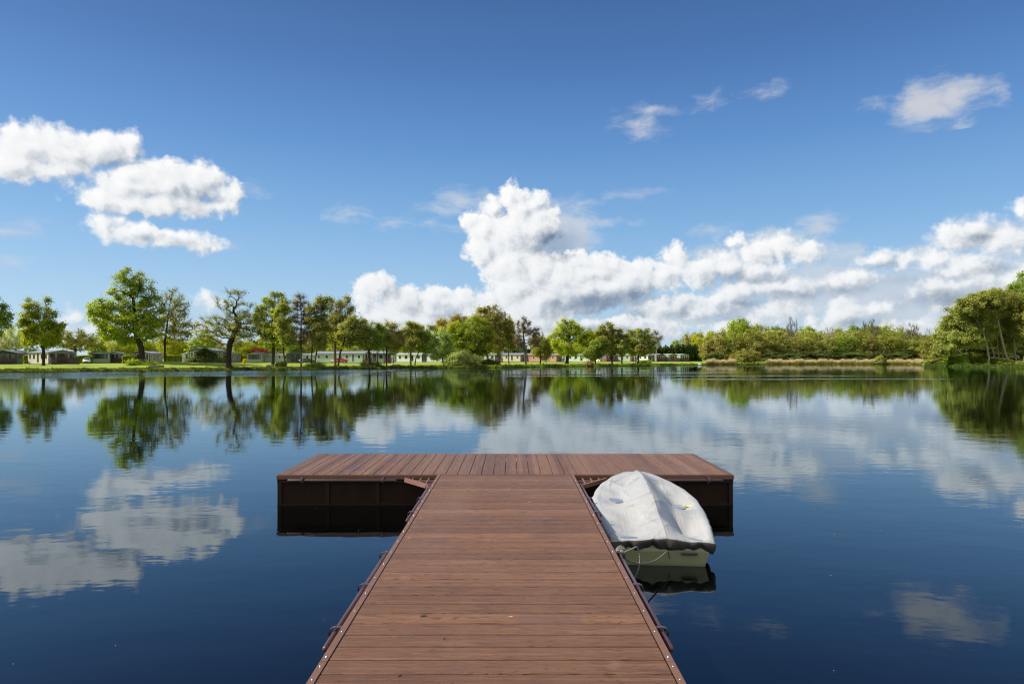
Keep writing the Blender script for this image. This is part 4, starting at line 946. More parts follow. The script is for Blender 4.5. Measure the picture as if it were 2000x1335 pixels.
# the wood behind the reeds: back row, then front row
WOOD = 'trees of the wood behind the reeds'
for lab, kd, px, top, hf, Y, v in [
 ('domed bright green tree standing highest in the wood', 'bright', 1444, 619, 30, 255, 1),
 ('brownish tree right beside the domed tree of the wood', 'tan', 1482, 630, 24, 272, 2),
 ('flat topped green tree in the middle of the wood', 'mid', 1514, 632, 26, 272, 0),
 ('olive tree left of the tall bare tree in the wood', 'sage', 1532, 640, 22, 270, 2),
 ('fresh green crown just right of the tall bare tree', 'bright', 1576, 632, 22, 272, 0),
 ('olive crown in the dip of the wood outline', 'sage', 1612, 640, 24, 272, 3),
 ('rounded green crown right of the dip in the wood', 'mid', 1660, 633, 28, 274, 1),
 ('green crown under the bare twigs in the wood', 'mid', 1702, 629, 26, 274, 0),
 ('yellowish rounded crown near the right end of the wood', 'lime', 1738, 632, 24, 274, 1),
 ('olive crown below the pale leafless tree', 'sage', 1775, 642, 24, 272, 2),
 ('last green crown of the wood before the lakeside alders', 'mid', 1812, 650, 22, 270, 0)]:
    B(lab, kd, px, top, hf, Y, v, group=WOOD)
for lab, px, top, hf, Y, v in [('tall bare grey tree sticking out of the wood', 1548, 616, 14, 256, 4), ('low bare twiggy tree left of the rounded crown', 1620, 632, 16, 257, 5), ('wide bare twiggy top above the green crown', 1698, 620, 20, 258, 4),
 ('pale leafless tree near the right end of the wood', 1783, 628, 16, 256, 4), ('thin leafless tree beside the lakeside alders', 1814, 636, 10, 265, 5)]:
    B(lab, 'bud', px, top, hf, Y, v, 'haze', 'bare_tree')
for lab, kd, px, top, hf, Y, v in [
 ('pale tan tree with visible stems at the left end of the wood', 'tan', 1384, 655, 20, 225, 7), ('second tan stemmed tree from the left end of the wood', 'tan', 1408, 645, 22, 223, 7),
 ('tan tree below the domed tree', 'sage', 1436, 648, 24, 222, 7), ('thin leaved brown tree leaning over the reeds', 'tan', 1466, 640, 26, 221, 7),
 ('olive tree over the reeds right of the overhanging willow', 'sage', 1497, 650, 24, 222, 6), ('olive tree below the flat topped green tree', 'olive', 1528, 655, 24, 223, 7),
 ('brown tree below the tall bare tree', 'tan', 1556, 656, 22, 223, 7), ('sage green tree over the long reed strip', 'sage', 1585, 652, 24, 224, 6),
 ('dull olive tree left of the leafier trees of the wood', 'olive', 1615, 656, 24, 224, 6), ('leafy mid green tree over the reeds', 'mid', 1645, 652, 24, 224, 8),
 ('leafy tree with a pale top over the reeds', 'sage', 1674, 642, 26, 224, 8), ('grey brown tree between two leafy ones over the reeds', 'tan', 1700, 655, 18, 221, 7),
 ('broad olive green tree near the reed gap', 'sage', 1727, 650, 26, 223, 8), ('dark green tree right of the reed gap', 'mid', 1757, 656, 22, 222, 8),
 ('drooping olive tree over the right reed strip', 'olive', 1787, 658, 24, 220, 6), ('tree where the right reed strip meets the alders', 'sage', 1818, 655, 24, 212, 7)]:
    B(lab, kd, px, top, hf, Y, v, 'grey', group=WOOD)
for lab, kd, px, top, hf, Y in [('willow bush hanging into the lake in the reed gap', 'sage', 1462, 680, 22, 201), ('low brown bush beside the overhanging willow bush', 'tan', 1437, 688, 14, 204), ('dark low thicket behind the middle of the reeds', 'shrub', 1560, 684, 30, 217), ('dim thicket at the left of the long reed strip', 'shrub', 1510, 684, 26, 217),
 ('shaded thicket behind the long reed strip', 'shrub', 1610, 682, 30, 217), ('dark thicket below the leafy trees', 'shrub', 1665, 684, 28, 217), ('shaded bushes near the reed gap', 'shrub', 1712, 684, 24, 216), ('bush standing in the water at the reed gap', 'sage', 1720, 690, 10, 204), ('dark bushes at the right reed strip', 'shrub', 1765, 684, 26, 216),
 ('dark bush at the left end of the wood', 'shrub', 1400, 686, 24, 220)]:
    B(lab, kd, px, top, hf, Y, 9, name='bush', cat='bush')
# the alders on the right hand shore
def A(label, kind, Y, trunk, ells, nleaf, **k):
    return T('alder_tree', label, kind, Y, trunk, ells, nleaf, .30, k.pop('ntwig', 1500), k.pop('bark', 'pale'), k.pop('r0', .20), nattr=k.pop('nattr', 560), **k)
A('arching alder leaning far left over the water on the right shore', 'olive', 150, [(1907, 714), (1898, 700), (1890, 680), (1876, 662)], [(1862, 650, 30, 28), (1845, 672, 26, 24), (1872, 622, 30, 30), (1838, 694, 22, 14), (1890, 640, 26, 30)], 9500, bark='grey')
A('curved pale trunked alder left of the clump on the right shore', 'olive', 146, [(1929, 714), (1932, 700), (1928, 680), (1922, 655)], [(1915, 630, 28, 28), (1892, 606, 32, 28), (1935, 640, 24, 26), (1900, 660, 24, 22)], 8000)
A('olive alder with a bent stem in the right shore clump', 'olive', 147, [(1948, 713), (1942, 695), (1937, 678), (1932, 650)], [(1930, 610, 28, 30), (1912, 590, 28, 22)], 6000, r0=.14)
A('straight pale alder in the middle of the right shore clump', 'olive', 148, [(1953, 713), (1950, 690), (1948, 670), (1946, 640)], [(1950, 600, 28, 30), (1945, 578, 24, 16)], 6500, r0=.14)
A('double stemmed alder leaning left behind the clump', 'olive', 149, [(1957, 713), (1958, 690), (1955, 665)], [(1965, 640, 28, 30), (1960, 670, 26, 20)], 6000, r0=.16)
A('tallest slanting pale alder of the right shore clump', 'olive', 145, [(1972, 713), (1964, 690), (1955, 655), (1947, 615)], [(1940, 585, 34, 22), (1965, 590, 30, 28), (1905, 592, 26, 16)], 5200, r0=.22)
A('thin upright alder near the right edge of the view', 'olive', 146, [(1986, 712), (1982, 685), (1980, 650), (1981, 620)], [(1985, 610, 26, 36), (1990, 650, 20, 28)], 6000, r0=.16)
A('alder half outside the right edge of the view', 'olive', 143, [(2012, 713), (2010, 680), (2008, 640)], [(2005, 610, 30, 44), (2020, 640, 34, 40)], 5200, r0=.18)
T('tree', 'dense dark green tree rising highest at the right edge', 'mid', 172, [(1995, 712), (1995, 660), (1994, 620)], [(1985, 572, 34, 28), (2015, 560, 40, 34), (2000, 610, 40, 40)], 8200, .38, 0, r0=.4, nattr=520, step=.8, kill=1.2, spread=.5)
B('leafy tree behind the arching alder on the right shore', 'mid', 1876, 598, 44, 172, 6)
B('olive tree behind the middle of the right shore clump', 'olive', 1925, 588, 40, 178, 6)
B('tan topped tree behind the slanting alders', 'tan', 1958, 572, 38, 180, 3)
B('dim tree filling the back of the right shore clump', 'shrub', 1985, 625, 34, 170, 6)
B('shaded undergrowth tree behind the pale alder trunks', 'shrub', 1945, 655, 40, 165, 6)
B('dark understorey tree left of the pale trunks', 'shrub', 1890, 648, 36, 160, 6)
B('leafy tree standing just outside the right edge', 'olive', 2060, 580, 44, 150, 1)
for lab, kd, px, top, hf, Y in [('wide leafy bush under the arching alder at the right shore', 'mid', 1872, 686, 26, 151), ('second leafy bush left of the pale alder trunks', 'mid', 1905, 684, 22, 153), ('fern green bush between the pale alder trunks', 'mid', 1945, 697, 16, 147), ('brown green bush below the slanting alders', 'olive', 1966, 700, 14, 145), ('shaded thicket behind the pale alder trunks', 'shrub', 1955, 680, 34, 158), ('small bush at the right edge of the water', 'olive', 1994, 703, 9, 141), ('low green bush where the alders meet the reeds', 'olive', 1838, 690, 22, 160)]:
    B(lab, kd, px, top, hf, Y, 9, name='bush', cat='bush')
# the far wood seen only as one mass between and behind those trees
rng = np.random.default_rng(77); n = 34000
px = rng.uniform(1372, 1860, n); Y = rng.uniform(262, 285, n); top = np.interp(px, [1375, 1410, 1444, 1480, 1520, 1548, 1580, 1612, 1660, 1700, 1740, 1780, 1835], [668, 655, 640, 645, 645, 650, 645, 652, 645, 640, 645, 655, 655])
hh = (CAMZ + (HY - top) * Y / F); z = .3 + (hh - .3) * rng.random(n) ** .7
lv, lf = quads(rng, np.stack([(px - CX) * Y / F, Y, z], 1), .75)
tag(link('distant_wood', mesh_np('distant_wood', lv, [lf]), LEAF['sage']), 'far trees of the wood showing as one green mass', 'wood', kind='stuff')
# tree belts beyond the frame that close the horizon to either side
for u0, u1, seed, lab in ((-1500, -60, 91, 'far tree belt beyond the left edge of the view'), (2080, 3600, 92, 'far tree belt beyond the right edge of the view')):
    rng = np.random.default_rng(seed); n = 16000; px = rng.uniform(u0, u1, n); Y = rng.uniform(190, 215, n)
    top = 11 + 3 * np.sin(px * .021) + 2 * np.sin(px * .057 + 1); z = .3 + top * rng.random(n) ** .7
    lv, lf = quads(rng, np.stack([(px - CX) * Y / F, Y, z], 1), 1.1)
    tag(link('distant_wood', mesh_np('distant_wood', lv, [lf]), LEAF['mid']), lab, 'wood', kind='stuff')
# conifer hedge: upright dark sprays packed along a line
rng = np.random.default_rng(78); n = 15000
px = rng.uniform(1264, 1374, n); Yh = 306 + rng.normal(size=n) * 1.6
tp = np.interp(px, [1264, 1300, 1340, 1362, 1374], [679, 676, 674, 675, 694]) + 2.2 * np.sin(px * .55) + 1.5 * np.sin(px * 1.3)
hh = CAMZ + (HY - tp) * Yh / F; z = .3 + (hh - .3) * rng.random(n) ** .75
bulge = np.sin(px * .55) * .5 + np.sin(z * 2.2 + px) * .35
lv, lf = quads(rng, np.stack([(px - CX) * Yh / F, Yh - 1.2 - bulge * 1.2 * rng.random(n), z], 1), .55, .2)
he = empty('conifer_hedge', (at(1318, 306), 306, gz(at(1318, 306), 306)), 0, 'tall dark conifer hedge behind the lodges on the right', 'hedge')
inv = -np.array(he.location)
link('foliage', mesh_np('foliage', lv + inv, [lf]), LEAF['dark'], he)
mb = MB()
for u in range(1268, 1370, 7): mb.box(at(u, 306) - .9, at(u, 306) + .9, 305.6, 307.4, .2, CAMZ + (HY - (680 if u < 1358 else 690)) * 306 / F)
link_o = mb.build('stem', BARK['dark'], he); link_o.location = inv
def hedge(label, u0, u1, top, Y, kind='bright'):
    x0, x1 = at(u0, Y), at(u1, Y); zc = gz((x0 + x1) / 2, Y); h = CAMZ + (HY - top) * Y / F - zc
    rng = np.random.default_rng(int(u0)); w = x1 - x0; n = int(900 * (w * h + w * 1.4) / 6); d = 1.2
    p = np.stack([rng.uniform(-w / 2, w / 2, n), rng.uniform(-d / 2, d / 2, n), rng.uniform(0, h, n)], 1)
    f = rng.random(n); p[f < .5, 1] = -d / 2; p[(f >= .5) & (f < .85), 2] = h; p[(f >= .85) & (f < .93), 0] = -w / 2; p[f >= .93, 0] = w / 2
    p += rng.normal(size=p.shape) * .05
    e = empty('hedge', ((x0 + x1) / 2, Y, zc), 0, label, 'hedge')
    lv, lf = quads(rng, p, .22); link('foliage', mesh_np('foliage', lv, [lf]), LEAF[kind], e)
    MB().box(-w / 2 + .08, w / 2 - .08, -d / 2 + .08, d / 2 - .08, 0, h - .08).build('stem', BARK['dark'], e)
hedge('clipped green hedge right of the brown lodge and thin tree', 325, 354, 694, 172)
hedge('clipped hedge behind the parked white car', 143, 180, 694.5, 186)
hedge('clipped hedge between the green lodge and the brown lodge', 241, 266, 694.5, 186)
hedge('clipped hedge between the brown lodge and the cream lodge', 49, 63, 694, 172)

# ================================================================== bank plants
def blades(name, th0, th1, d0, d1, n, h0, h1, w, m, label, cat, seed, lean=.25, gap=None, kind='stuff', clump=1.0):
    rng = np.random.default_rng(seed); th = rng.uniform(th0, th1, n); d = rng.uniform(d0, d1, n)
    if gap is not None: keep = gap(th); th, d = th[keep], d[keep]; n = len(th)
    r = shore_r(th) + d; x = CEN[0] + r * np.cos(th); y = CEN[1] + r * np.sin(th); z = np.maximum(ground_z(x, y), -.05)
    cl = 1 - clump + clump * (.55 + .45 * np.sin(th * 300) * np.sin(th * 117 + 1) + .25 * np.sin(th * 777))
    h = rng.uniform(h0, h1, n) * np.clip(cl, .35, 1.25); a = rng.uniform(0, np.pi, n); ux, uy = np.cos(a) * w / 2, np.sin(a) * w / 2
    lx, ly = rng.normal(size=n) * lean * h, rng.normal(size=n) * lean * h
    v = np.stack([np.stack([x - ux, y - uy, z - .05], 1), np.stack([x + ux, y + uy, z - .05], 1), np.stack([x + ux * .6 + lx * .5, y + uy * .6 + ly * .5, z + h * .6], 1), np.stack([x + lx, y + ly, z + h], 1)], 1).reshape(-1, 3)
    return tag(link(name, mesh_np(name, v, [np.arange(n * 4).reshape(-1, 4)]), m), label, cat, kind=kind)
def th_of(px, Y): return math.atan2(Y - CEN[1], at(px, Y) - CEN[0])
thL, thM, thR = th_of(-60, 84), th_of(950, 130), th_of(1375, 185)
G_A = m_leaf('bank weed', (.07, .11, .022), (.13, .19, .03), .35)
G_B = m_leaf('bank grass', (.13, .19, .022), (.19, .25, .035), .35)
M_REED = m_leaf('dry reed', (.56, .48, .27), (.66, .58, .36), .3)
blades('bank_weeds', thM, thL, -.1, 1.6, 22000, .12, .42, .10, G_A, 'dark green weeds fringing the left shore', 'weeds', 1)
blades('bank_grass', thM, thL, 1.2, 5.0, 16000, .06, .16, .09, G_B, 'rough grass along the top of the left bank', 'grass', 2)
blades('shore_grass', thR - .02, thM, -.1, 3.0, 15000, .10, .38, .12, G_B, 'green grass fringe along the middle shore', 'grass', 3)
thQ = th_of(1818, 200)
def reed_gap(th):
    u = CX + F * np.cos(th) * shore_r(th) / (CEN[1] + np.sin(th) * shore_r(th)); return ~(((u > 1432) & (u < 1492)) | ((u > 1714) & (u < 1728)))
blades('reeds', thQ, thR, .9, 6.0, 52000, .55, 1.5, .08, M_REED, 'dry tan reed bed below the wood', 'reeds', 4, .10, reed_gap, clump=.42)
blades('reed_edge_grass', thQ - .01, thR, -.15, 1.1, 12000, .25, .6, .10, m_leaf('sedge', (.15, .17, .03), (.21, .22, .05), .3), 'yellow green sedge at the foot of the reeds', 'sedge', 5)
blades('right_bank_weeds', th_of(2080, 128), thQ - .02, -.1, 2.2, 9000, .2, .7, .12, G_A, 'green weeds fringing the right shore below the alders', 'weeds', 6)

# ================================================================== lodges on the far shore
def m_clad(name, c, dark=.82):
    def f(t):
        p = objco(t); z = t.node('ShaderNodeSeparateXYZ', {0: p}).outputs[2]
        w = t.m('FRACT', t.m('MULTIPLY', z, 6.5)); n = t.noise(p, 1.3, 4, .6)
        g = t.smooth(w, .0, .14, dark, 1.0); k = t.m('MULTIPLY', g, t.m('MULTIPLY_ADD', n, .2, .9))
        col = t.v('SCALE', c); t.l.new(k, col.node.inputs['Scale'])
        return bsdf(t, col, .55, normal=bump(t, w, .012))
    return mat(name, f)
WALL = {'cream': m_clad('cream cladding', (.52, .47, .36)), 'taupe': m_clad('taupe cladding', (.23, .21, .17)), 'green': m_clad('sage green cladding', (.225, .285, .185)), 'deep': m_clad('deep green cladding', (.075, .13, .065)), 'dkgreen': m_clad('dark green cladding', (.035, .06, .045)),
        'brown': m_clad('red brown cladding', (.105, .045, .028)), 'white': m_clad('white cladding', (.72, .74, .70)), 'pale': m_clad('pale green cladding', (.50, .60, .48)), 'pink': m_clad('terracotta cladding', (.47, .27, .20)), 'mint': m_clad('mint cladding', (.36, .46, .34)), 'grey': m_clad('grey cladding', (.30, .29, .28))}
ROOF = {k: plain(k + ' tile roof', c, .5, 0, .15, 3) for k, c in {'grey': (.20, .21, .24), 'dark': (.05, .05, .055), 'green': (.22, .29, .20), 'pinkish': (.28, .21, .20), 'pale': (.34, .37, .33)}.items()}
M_FR = {'white': plain('white window frame', (.72, .72, .70), .4), 'brown': plain('brown window frame', (.05, .03, .022), .5), 'dark': plain('dark window frame', (.025, .025, .025), .5)}
def m_glass(t):
    p = objco(t); n = t.noise(t.v('MULTIPLY', p, (1, 1, .25)), 1.4, 2, .5)
    return bsdf(t, t.mix(t.smooth(n, .40, .68), rgb(.016, .018, .016), rgb(.13, .135, .12)), .08, spec=.5)
M_GLASS = mat('window glass with curtains', m_glass)
M_TIMBER = plain('stained veranda timber', (.055, .030, .024), .7, 0, .25, 4)
M_TIMBER2 = plain('red veranda timber', (.16, .065, .045), .7, 0, .25, 4)
def window(parent, M, w, h, fr, name='window', bars=1):
    """a framed pane standing 4 cm proud of the wall; M carries it to its place (x across, z up, -y outwards)"""
    b = MB(); t = .07
    b.box(-w / 2, -w / 2 + t, -.04, .02, 0, h, M).box(w / 2 - t, w / 2, -.04, .02, 0, h, M).box(-w / 2 + t, w / 2 - t, -.038, .018, h - t, h, M).box(-w / 2 + t, w / 2 - t, -.038, .018, 0, t, M)
    for k in range(bars): x = -w / 2 + w * (k + 1) / (bars + 1); b.box(x - t / 2, x + t / 2, -.036, .016, t, h - t, M)
    o = b.build(name, fr, parent)
    MB().box(-w / 2 + t * .9, w / 2 - t * .9, -.012, .01, t * .9, h - t * .9, M).build('pane', M_GLASS, o)
def lodge(label, px, Y, turn, L=9.5, Wd=3.8, wall='cream', gable=None, roof='grey', fr='brown', eave=2.2, rise=.52, ver=0, porch=False, zoff=0, vm=None, name='holiday_lodge', nwin=4, front='doors', skirt=.42, cat='lodge', far=False):
    x = at(px, Y); z = gz(x, Y) + zoff; va = math.atan2(-Y, -x); e = empty(name, (x, Y, z), va + R(turn), label, cat)
    g = gable or wall; h0, h1 = skirt, skirt + eave
    hl, hw2 = L / 2, Wd / 2
    b = MB(); b.box(-hl, hl, -hw2, hw2, .12, h1)
    b.prism([(-hw2, h1), (hw2, h1), (0, h1 + rise)], -hl, hl - .01, 'x'); b.build('wall', WALL[wall], e)
    if g != wall or True:
        b = MB(); b.prism([(-hw2, h0), (hw2, h0), (hw2, h1), (0, h1 + rise), (-hw2, h1)], hl + .002, hl + .05, 'x'); b.build('gable', WALL[g], e)
    over = .9 if porch else .35; sl = rise / hw2; ov = .28
    b = MB()
    prof = [(-hw2 - ov, h1 - sl * ov + .03), (0, h1 + rise + .03), (hw2 + ov, h1 - sl * ov + .03), (hw2 + ov, h1 - sl * ov + .13), (0, h1 + rise + .13), (-hw2 - ov, h1 - sl * ov + .13)]
    b.prism(prof, -hl - .2, hl + over, 'x'); b.build('roof', ROOF[roof], e)
    b = MB(); b.box(-hl + .06, hl - .06, -hw2 + .06, hw2 - .06, -.25, .118); b.build('skirting', M_TIMBER, e)
    # a bargeboard under the roof end, and windows; local -y is a long side, +x the gable
    ff = M_FR[fr]
    G = Matrix.Translation((hl + .05, 0, 0)) @ Matrix.Rotation(R(90), 4, 'Z')
    if front == 'doors':
        window(e, G @ Matrix.Translation((0, 0, h0 + .05)), min(2.1, Wd * .5), 2.05, ff, 'door', 1)
        for s in (-1, 1): window(e, G @ Matrix.Translation((s * Wd * .36, 0, h0 + .75)), Wd * .17, 1.25, ff, bars=0)
    elif front == 'bay':
        window(e, G @ Matrix.Translation((0, 0, h0 + .65)), Wd * .80, 1.40, ff, bars=3)
    elif front == 'tall':
        for s in (-1.5, -.5, .5, 1.5): window(e, G @ Matrix.Translation((s * Wd * .235, 0, h0 + .15)), Wd * .18, 1.95, ff, bars=0)
    for s in (-1, 1):
        S_ = Matrix.Translation((0, s * hw2, 0)) @ Matrix.Rotation(0 if s < 0 else R(180), 4, 'Z')
        for k in range(nwin):
            xx = -hl + L * (k + .55) / nwin * .98
            if k == nwin // 2 and not far: window(e, S_ @ Matrix.Translation((xx * -s, 0, h0 + .05)), .85, 1.95, ff, 'door', 0)
            else: window(e, S_ @ Matrix.Translation((xx * -s, 0, h0 + .85)), .95 if k % 2 else .7, 1.0, ff, bars=0)
    if porch:
        b = MB()
        for s in (-1, 1): b.box(hl + over - .22, hl + over - .08, s * (hw2 - .1) - .07, s * (hw2 - .1) + .07, -.1, h1 + .02)
        b.build('porch_post', WALL[g], e)
    if ver:
        tm = vm or M_TIMBER; d = ver; b = MB(); x0, x1 = hl + .12, hl + .12 + d; y0, y1 = -hw2 - .1, hw2 + .1
        b.box(x0, x1, y0, y1, -.2, h0 - .02)
        for yy in np.linspace(y0 + .05, y1 - .05, 6): b.box(x1 - .10, x1 - .01, yy - .045, yy + .045, h0 - .03, h0 + 1.0)
        for zz in (.18, .42, .66, .90): b.box(x1 - .075, x1 - .035, y0, y1, h0 + zz, h0 + zz + .15)
        for ys in (y0, y1 - .05):
            for zz in (.18, .42, .66, .90): b.box(x0, x1 - .08, ys + .005, ys + .045, h0 + zz, h0 + zz + .15)
        b.build('veranda', tm, e)
    return e
lodge('dark green lodge with a porch at the left edge', 14, 160, -8, 9, 4.9, 'dkgreen', 'dkgreen', 'grey', 'dark', ver=1.2, porch=True)
lodge('red brown lodge half hidden behind the dark green lodge', 37, 178, -12, 9, 4.0, 'brown', 'brown', 'dark', 'white', zoff=.1)
lodge('cream sided lodge with a dark fenced veranda', 101, 158, 22, 10.5, 5.6, 'cream', 'taupe', 'grey', 'dark', ver=1.6, front='doors', nwin=5)
lodge('green lodge with a wide bay window beside the white car', 196, 192, -4, 8, 5.0, 'green', 'green', 'dark', 'dark', front='bay', skirt=.55)
lodge('green lodge with cream curtains set back beside the bay fronted one', 228, 199, -6, 8, 4.3, 'green', 'green', 'green', 'brown', ver=1.3, front='tall')
lodge('red brown lodge behind the trunk of the biggest oak', 287, 192, -24, 8, 5.1, 'grey', 'brown', 'grey', 'white', front='tall', zoff=.15)
lodge('small light green chalet right of the clipped hedge', 371, 212, 8, 6, 3.6, 'green', 'green', 'green', 'white', zoff=.1)
lodge('green lodge raised on the mound behind dark shrubs', 404, 150, -28, 7, 4.0, 'deep', 'deep', 'grey', 'white', zoff=.35)
lodge('brown lodge seen either side of the gnarled oak trunk', 446, 212, -20, 8, 4.8, 'grey', 'brown', 'dark', 'white', ver=1.0)
lodge('low cream building between the oak trunk and the green lodge', 475, 222, 84, 9, 3.0, 'taupe', None, 'grey', 'white', eave=1.7, rise=.35, far=True)
lodge('bright green lodge under the dark red tree', 503, 206, -12, 8, 4.4, 'green', 'green', 'dark', 'brown', front='bay')
lodge('pale lodge side behind the two stemmed green tree', 545, 222, 62, 9, 3.4, 'mint', None, 'grey', 'white', eave=2.0, rise=.45, far=True)
lodge('deep green chalet with a dark porch behind the leaning tree', 573, 196, 2, 7, 4.0, 'deep', 'deep', 'grey', 'brown', front='doors', porch=True)
lodge('pale green lodge side seen between the thin birch stems', 612, 222, 62, 10, 3.4, 'mint', None, 'pale', 'white', eave=2.1, rise=.4, far=True)
lodge('long sage lodge with a grey blue roof behind the red car', 652, 196, 62, 10, 3.8, 'mint', None, 'grey', 'white', rise=.6)
lodge('lodge with a pointed white porch beside the red car', 690, 182, 58, 7.5, 3.4, 'mint', 'mint', 'grey', 'white', porch=True, ver=.8, vm=M_TIMBER2)
lodge('grey roofed green lodge with wooden steps near the lamp post', 731, 186, 62, 8, 3.6, 'green', 'green', 'grey', 'brown', porch=True, ver=.9, vm=M_TIMBER2)
lodge('little pale chalet just left of the lamp post', 760, 255, 62, 6, 3, 'pale', None, 'green', 'white', eave=1.9, rise=.4, far=True)
lodge('white lodge with a dark green glazed end', 804, 236, 64, 9.5, 4.0, 'white', 'deep', 'pale', 'brown', front='tall')
lodge('plain white lodge behind the pale willow', 853, 240, 62, 9.5, 3.8, 'white', 'white', 'grey', 'brown')
lodge('white lodge hidden behind the blossoming hawthorn', 908, 244, 62, 10, 3.8, 'white', None, 'grey', 'white', far=True)
lodge('mint lodge with a green fenced porch right of the central oak', 953, 246, 60, 8, 4.0, 'pale', 'deep', 'green', 'brown', porch=True, ver=.9, vm=M_TIMBER2)
lodge('long cream lodge with a brown gabled end', 1000, 254, 60, 9.5, 4.2, 'cream', 'brown', 'grey', 'white', porch=True, ver=1.0)
lodge('narrow brick brown lodge left of the pink one', 1031, 266, 62, 6, 3.6, 'pink', None, 'pinkish', 'brown', far=True)
lodge('long terracotta pink lodge with a dark wooden porch', 1066, 256, 62, 11, 4.2, 'pink', 'brown', 'pinkish', 'white', porch=True, ver=1.2, front='tall')
lodge('small pale lodge just left of the lime oak trunk', 1103, 282, 62, 6, 3.4, 'pale', None, 'grey', 'white', far=True)
lodge('white green lodge behind the lime oak', 1134, 264, 66, 9.5, 4.0, 'pale', 'brown', 'grey', 'brown', porch=True)
lodge('white lodge seen through the waterside stems', 1168, 284, 62, 8, 3.6, 'white', None, 'pale', 'white', far=True)
lodge('red brown lodge with glass doors between the alders', 1188, 272, 20, 7, 4.4, 'brown', 'brown', 'dark', 'white', ver=1.0, vm=M_TIMBER2)
lodge('mint lodge with a pale green awning roof', 1214, 274, 66, 9, 3.8, 'mint', 'mint', 'green', 'white', porch=True, ver=.8, vm=M_TIMBER2)
lodge('white lodge under the domed olive tree', 1250, 282, 62, 9, 3.6, 'white', None, 'pale', 'brown', far=True)
lodge('dark fronted lodge left of the brown gabled lodge', 1273, 288, 30, 7, 3.6, 'deep', 'dkgreen', 'grey', 'white', ver=1.0)
lodge('brown gabled lodge with white glazed doors by the conifer hedge', 1287, 284, 10, 8, 3.8, 'mint', 'brown', 'pale', 'white', front='tall', ver=1.0)
lodge('mint gabled lodge between two others at the conifer hedge', 1306, 285, 20, 9, 3.6, 'pale', 'mint', 'green', 'white', ver=1.0, vm=M_TIMBER2, porch=True)
lodge('rightmost pale green lodge before the conifer hedge', 1328, 286, 24, 9, 3.8, 'pale', 'mint', 'green', 'white', front='tall', ver=1.0)
# garden shed
sh_ = empty('garden_shed', (at(357, 178), 178, gz(at(357, 178), 178)), R(12), 'little pale blue shed beside the clipped hedge', 'shed')
MB().box(-.5, .5, -.6, .6, 0, 1.5).build('wall', plain('pale blue panel', (.46, .52, .58), .5), sh_)
MB().prism([(-.58, 1.5), (.58, 1.5), (.58, 1.56), (0, 1.72), (-.58, 1.56)], -.66, .66, 'y').build('roof', ROOF['grey'], sh_)
MB().box(-.3, .3, -.64, -.602, .05, 1.35).build('door', plain('pale blue door', (.52, .58, .63), .5), sh_)

# ================================================================== cars
def car(label, px, Y, rz, paint, name='parked_car'):
    x = at(px, Y); e = empty(name, (x, Y, gz(x, Y)), rz, label, 'car'); M = paint
    prof = [(-2.1, .35), (-2.15, .62), (-2.05, .88), (-1.2, .98), (-.55, 1.42), (.75, 1.46), (1.55, 1.05), (2.05, .98), (2.12, .6), (2.05, .33)]
    bm = bmesh.new()
    rows = []
    for yy, inset in ((-.84, 0), (.84, 0)):
        rows.append([bm.verts.new((px_, yy * (.80 if pz > 1.2 else (.96 if pz > .9 else 1.0)), pz)) for px_, pz in prof])
    n = len(prof); bm.faces.new(rows[0]); bm.faces.new(rows[1][::-1])
    for k in range(n): bm.faces.new((rows[0][k], rows[1][k], rows[1][(k + 1) % n], rows[0][(k + 1) % n]))
    bmesh.ops.recalc_face_normals(bm, faces=bm.faces)
    bmesh.ops.bevel(bm, geom=list(bm.edges), offset=.06, segments=3, affect='EDGES')
    me = bpy.data.meshes.new('body'); bm.to_mesh(me); bm.free(); link('body', me, M, e, smooth=True)
    gl = MATS['car glass']
    def pane(name, pts, off):
        m = MB(); v = [Vector(p) for p in pts]; nn = (v[1] - v[0]).cross(v[2] - v[0]).normalized()
        if nn.dot(Vector(off)) < 0: nn = -nn
        k = len(v); m.add([p + nn * .012 for p in v] + [p - nn * .03 for p in v], [tuple(range(k)), tuple(range(2 * k - 1, k - 1, -1))] + [(a, (a + 1) % k, k + (a + 1) % k, k + a) for a in range(k)]); m.build(name, gl, e)
    pane('windscreen', [(-1.12, -.66, 1.03), (-1.12, .66, 1.03), (-.62, .58, 1.37), (-.62, -.58, 1.37)], (-1, 0, 1))
    pane('rear_window', [(1.45, -.62, 1.11), (1.45, .62, 1.11), (.86, .56, 1.40), (.86, -.56, 1.40)], (1, 0, 1))
    for s in (-1, 1):
        pane('side_window', [(-.95, s * .80, 1.03), (.12, s * .80, 1.03), (.12, s * .69, 1.36), (-.48, s * .69, 1.36)], (0, s, .3)); pane('side_window', [(.2, s * .80, 1.03), (1.3, s * .80, 1.03), (.72, s * .69, 1.38), (.2, s * .69, 1.37)], (0, s, .3))
        MB().box(-2.125, -2.02, s * .72 - .17, s * .72 + .13 * s * 0 + .12, .66, .82).build('headlight', MATS['lamp glass'], e, bevel=.02)
        MB().box(2.02, 2.10, s * .7 - .12, s * .7 + .12, .7, .88).build('tail_light', MATS['red lamp'], e, bevel=.02)
        for xx in (-1.32, 1.32):
            t = MB(); t.tube([(xx, s * .70, .32), (xx, s * .86, .32)], .32, 20); w = t.build('wheel', MATS['tyre'], e)
            MB().tube([(xx, s * .80, .32), (xx, s * .875, .32)], .19, 14).build('rim', M_GAL, w)
    MB().box(-2.17, -2.10, -.5, .5, .42, .60).build('grille', MATS['tyre'], e, bevel=.01)
MATS = {'car glass': plain('car glass', (.02, .025, .03), .08), 'lamp glass': plain('headlamp glass', (.7, .7, .7), .15), 'red lamp': plain('tail lamp red', (.4, .02, .02), .2), 'tyre': plain('black tyre', (.02, .02, .02), .8)}
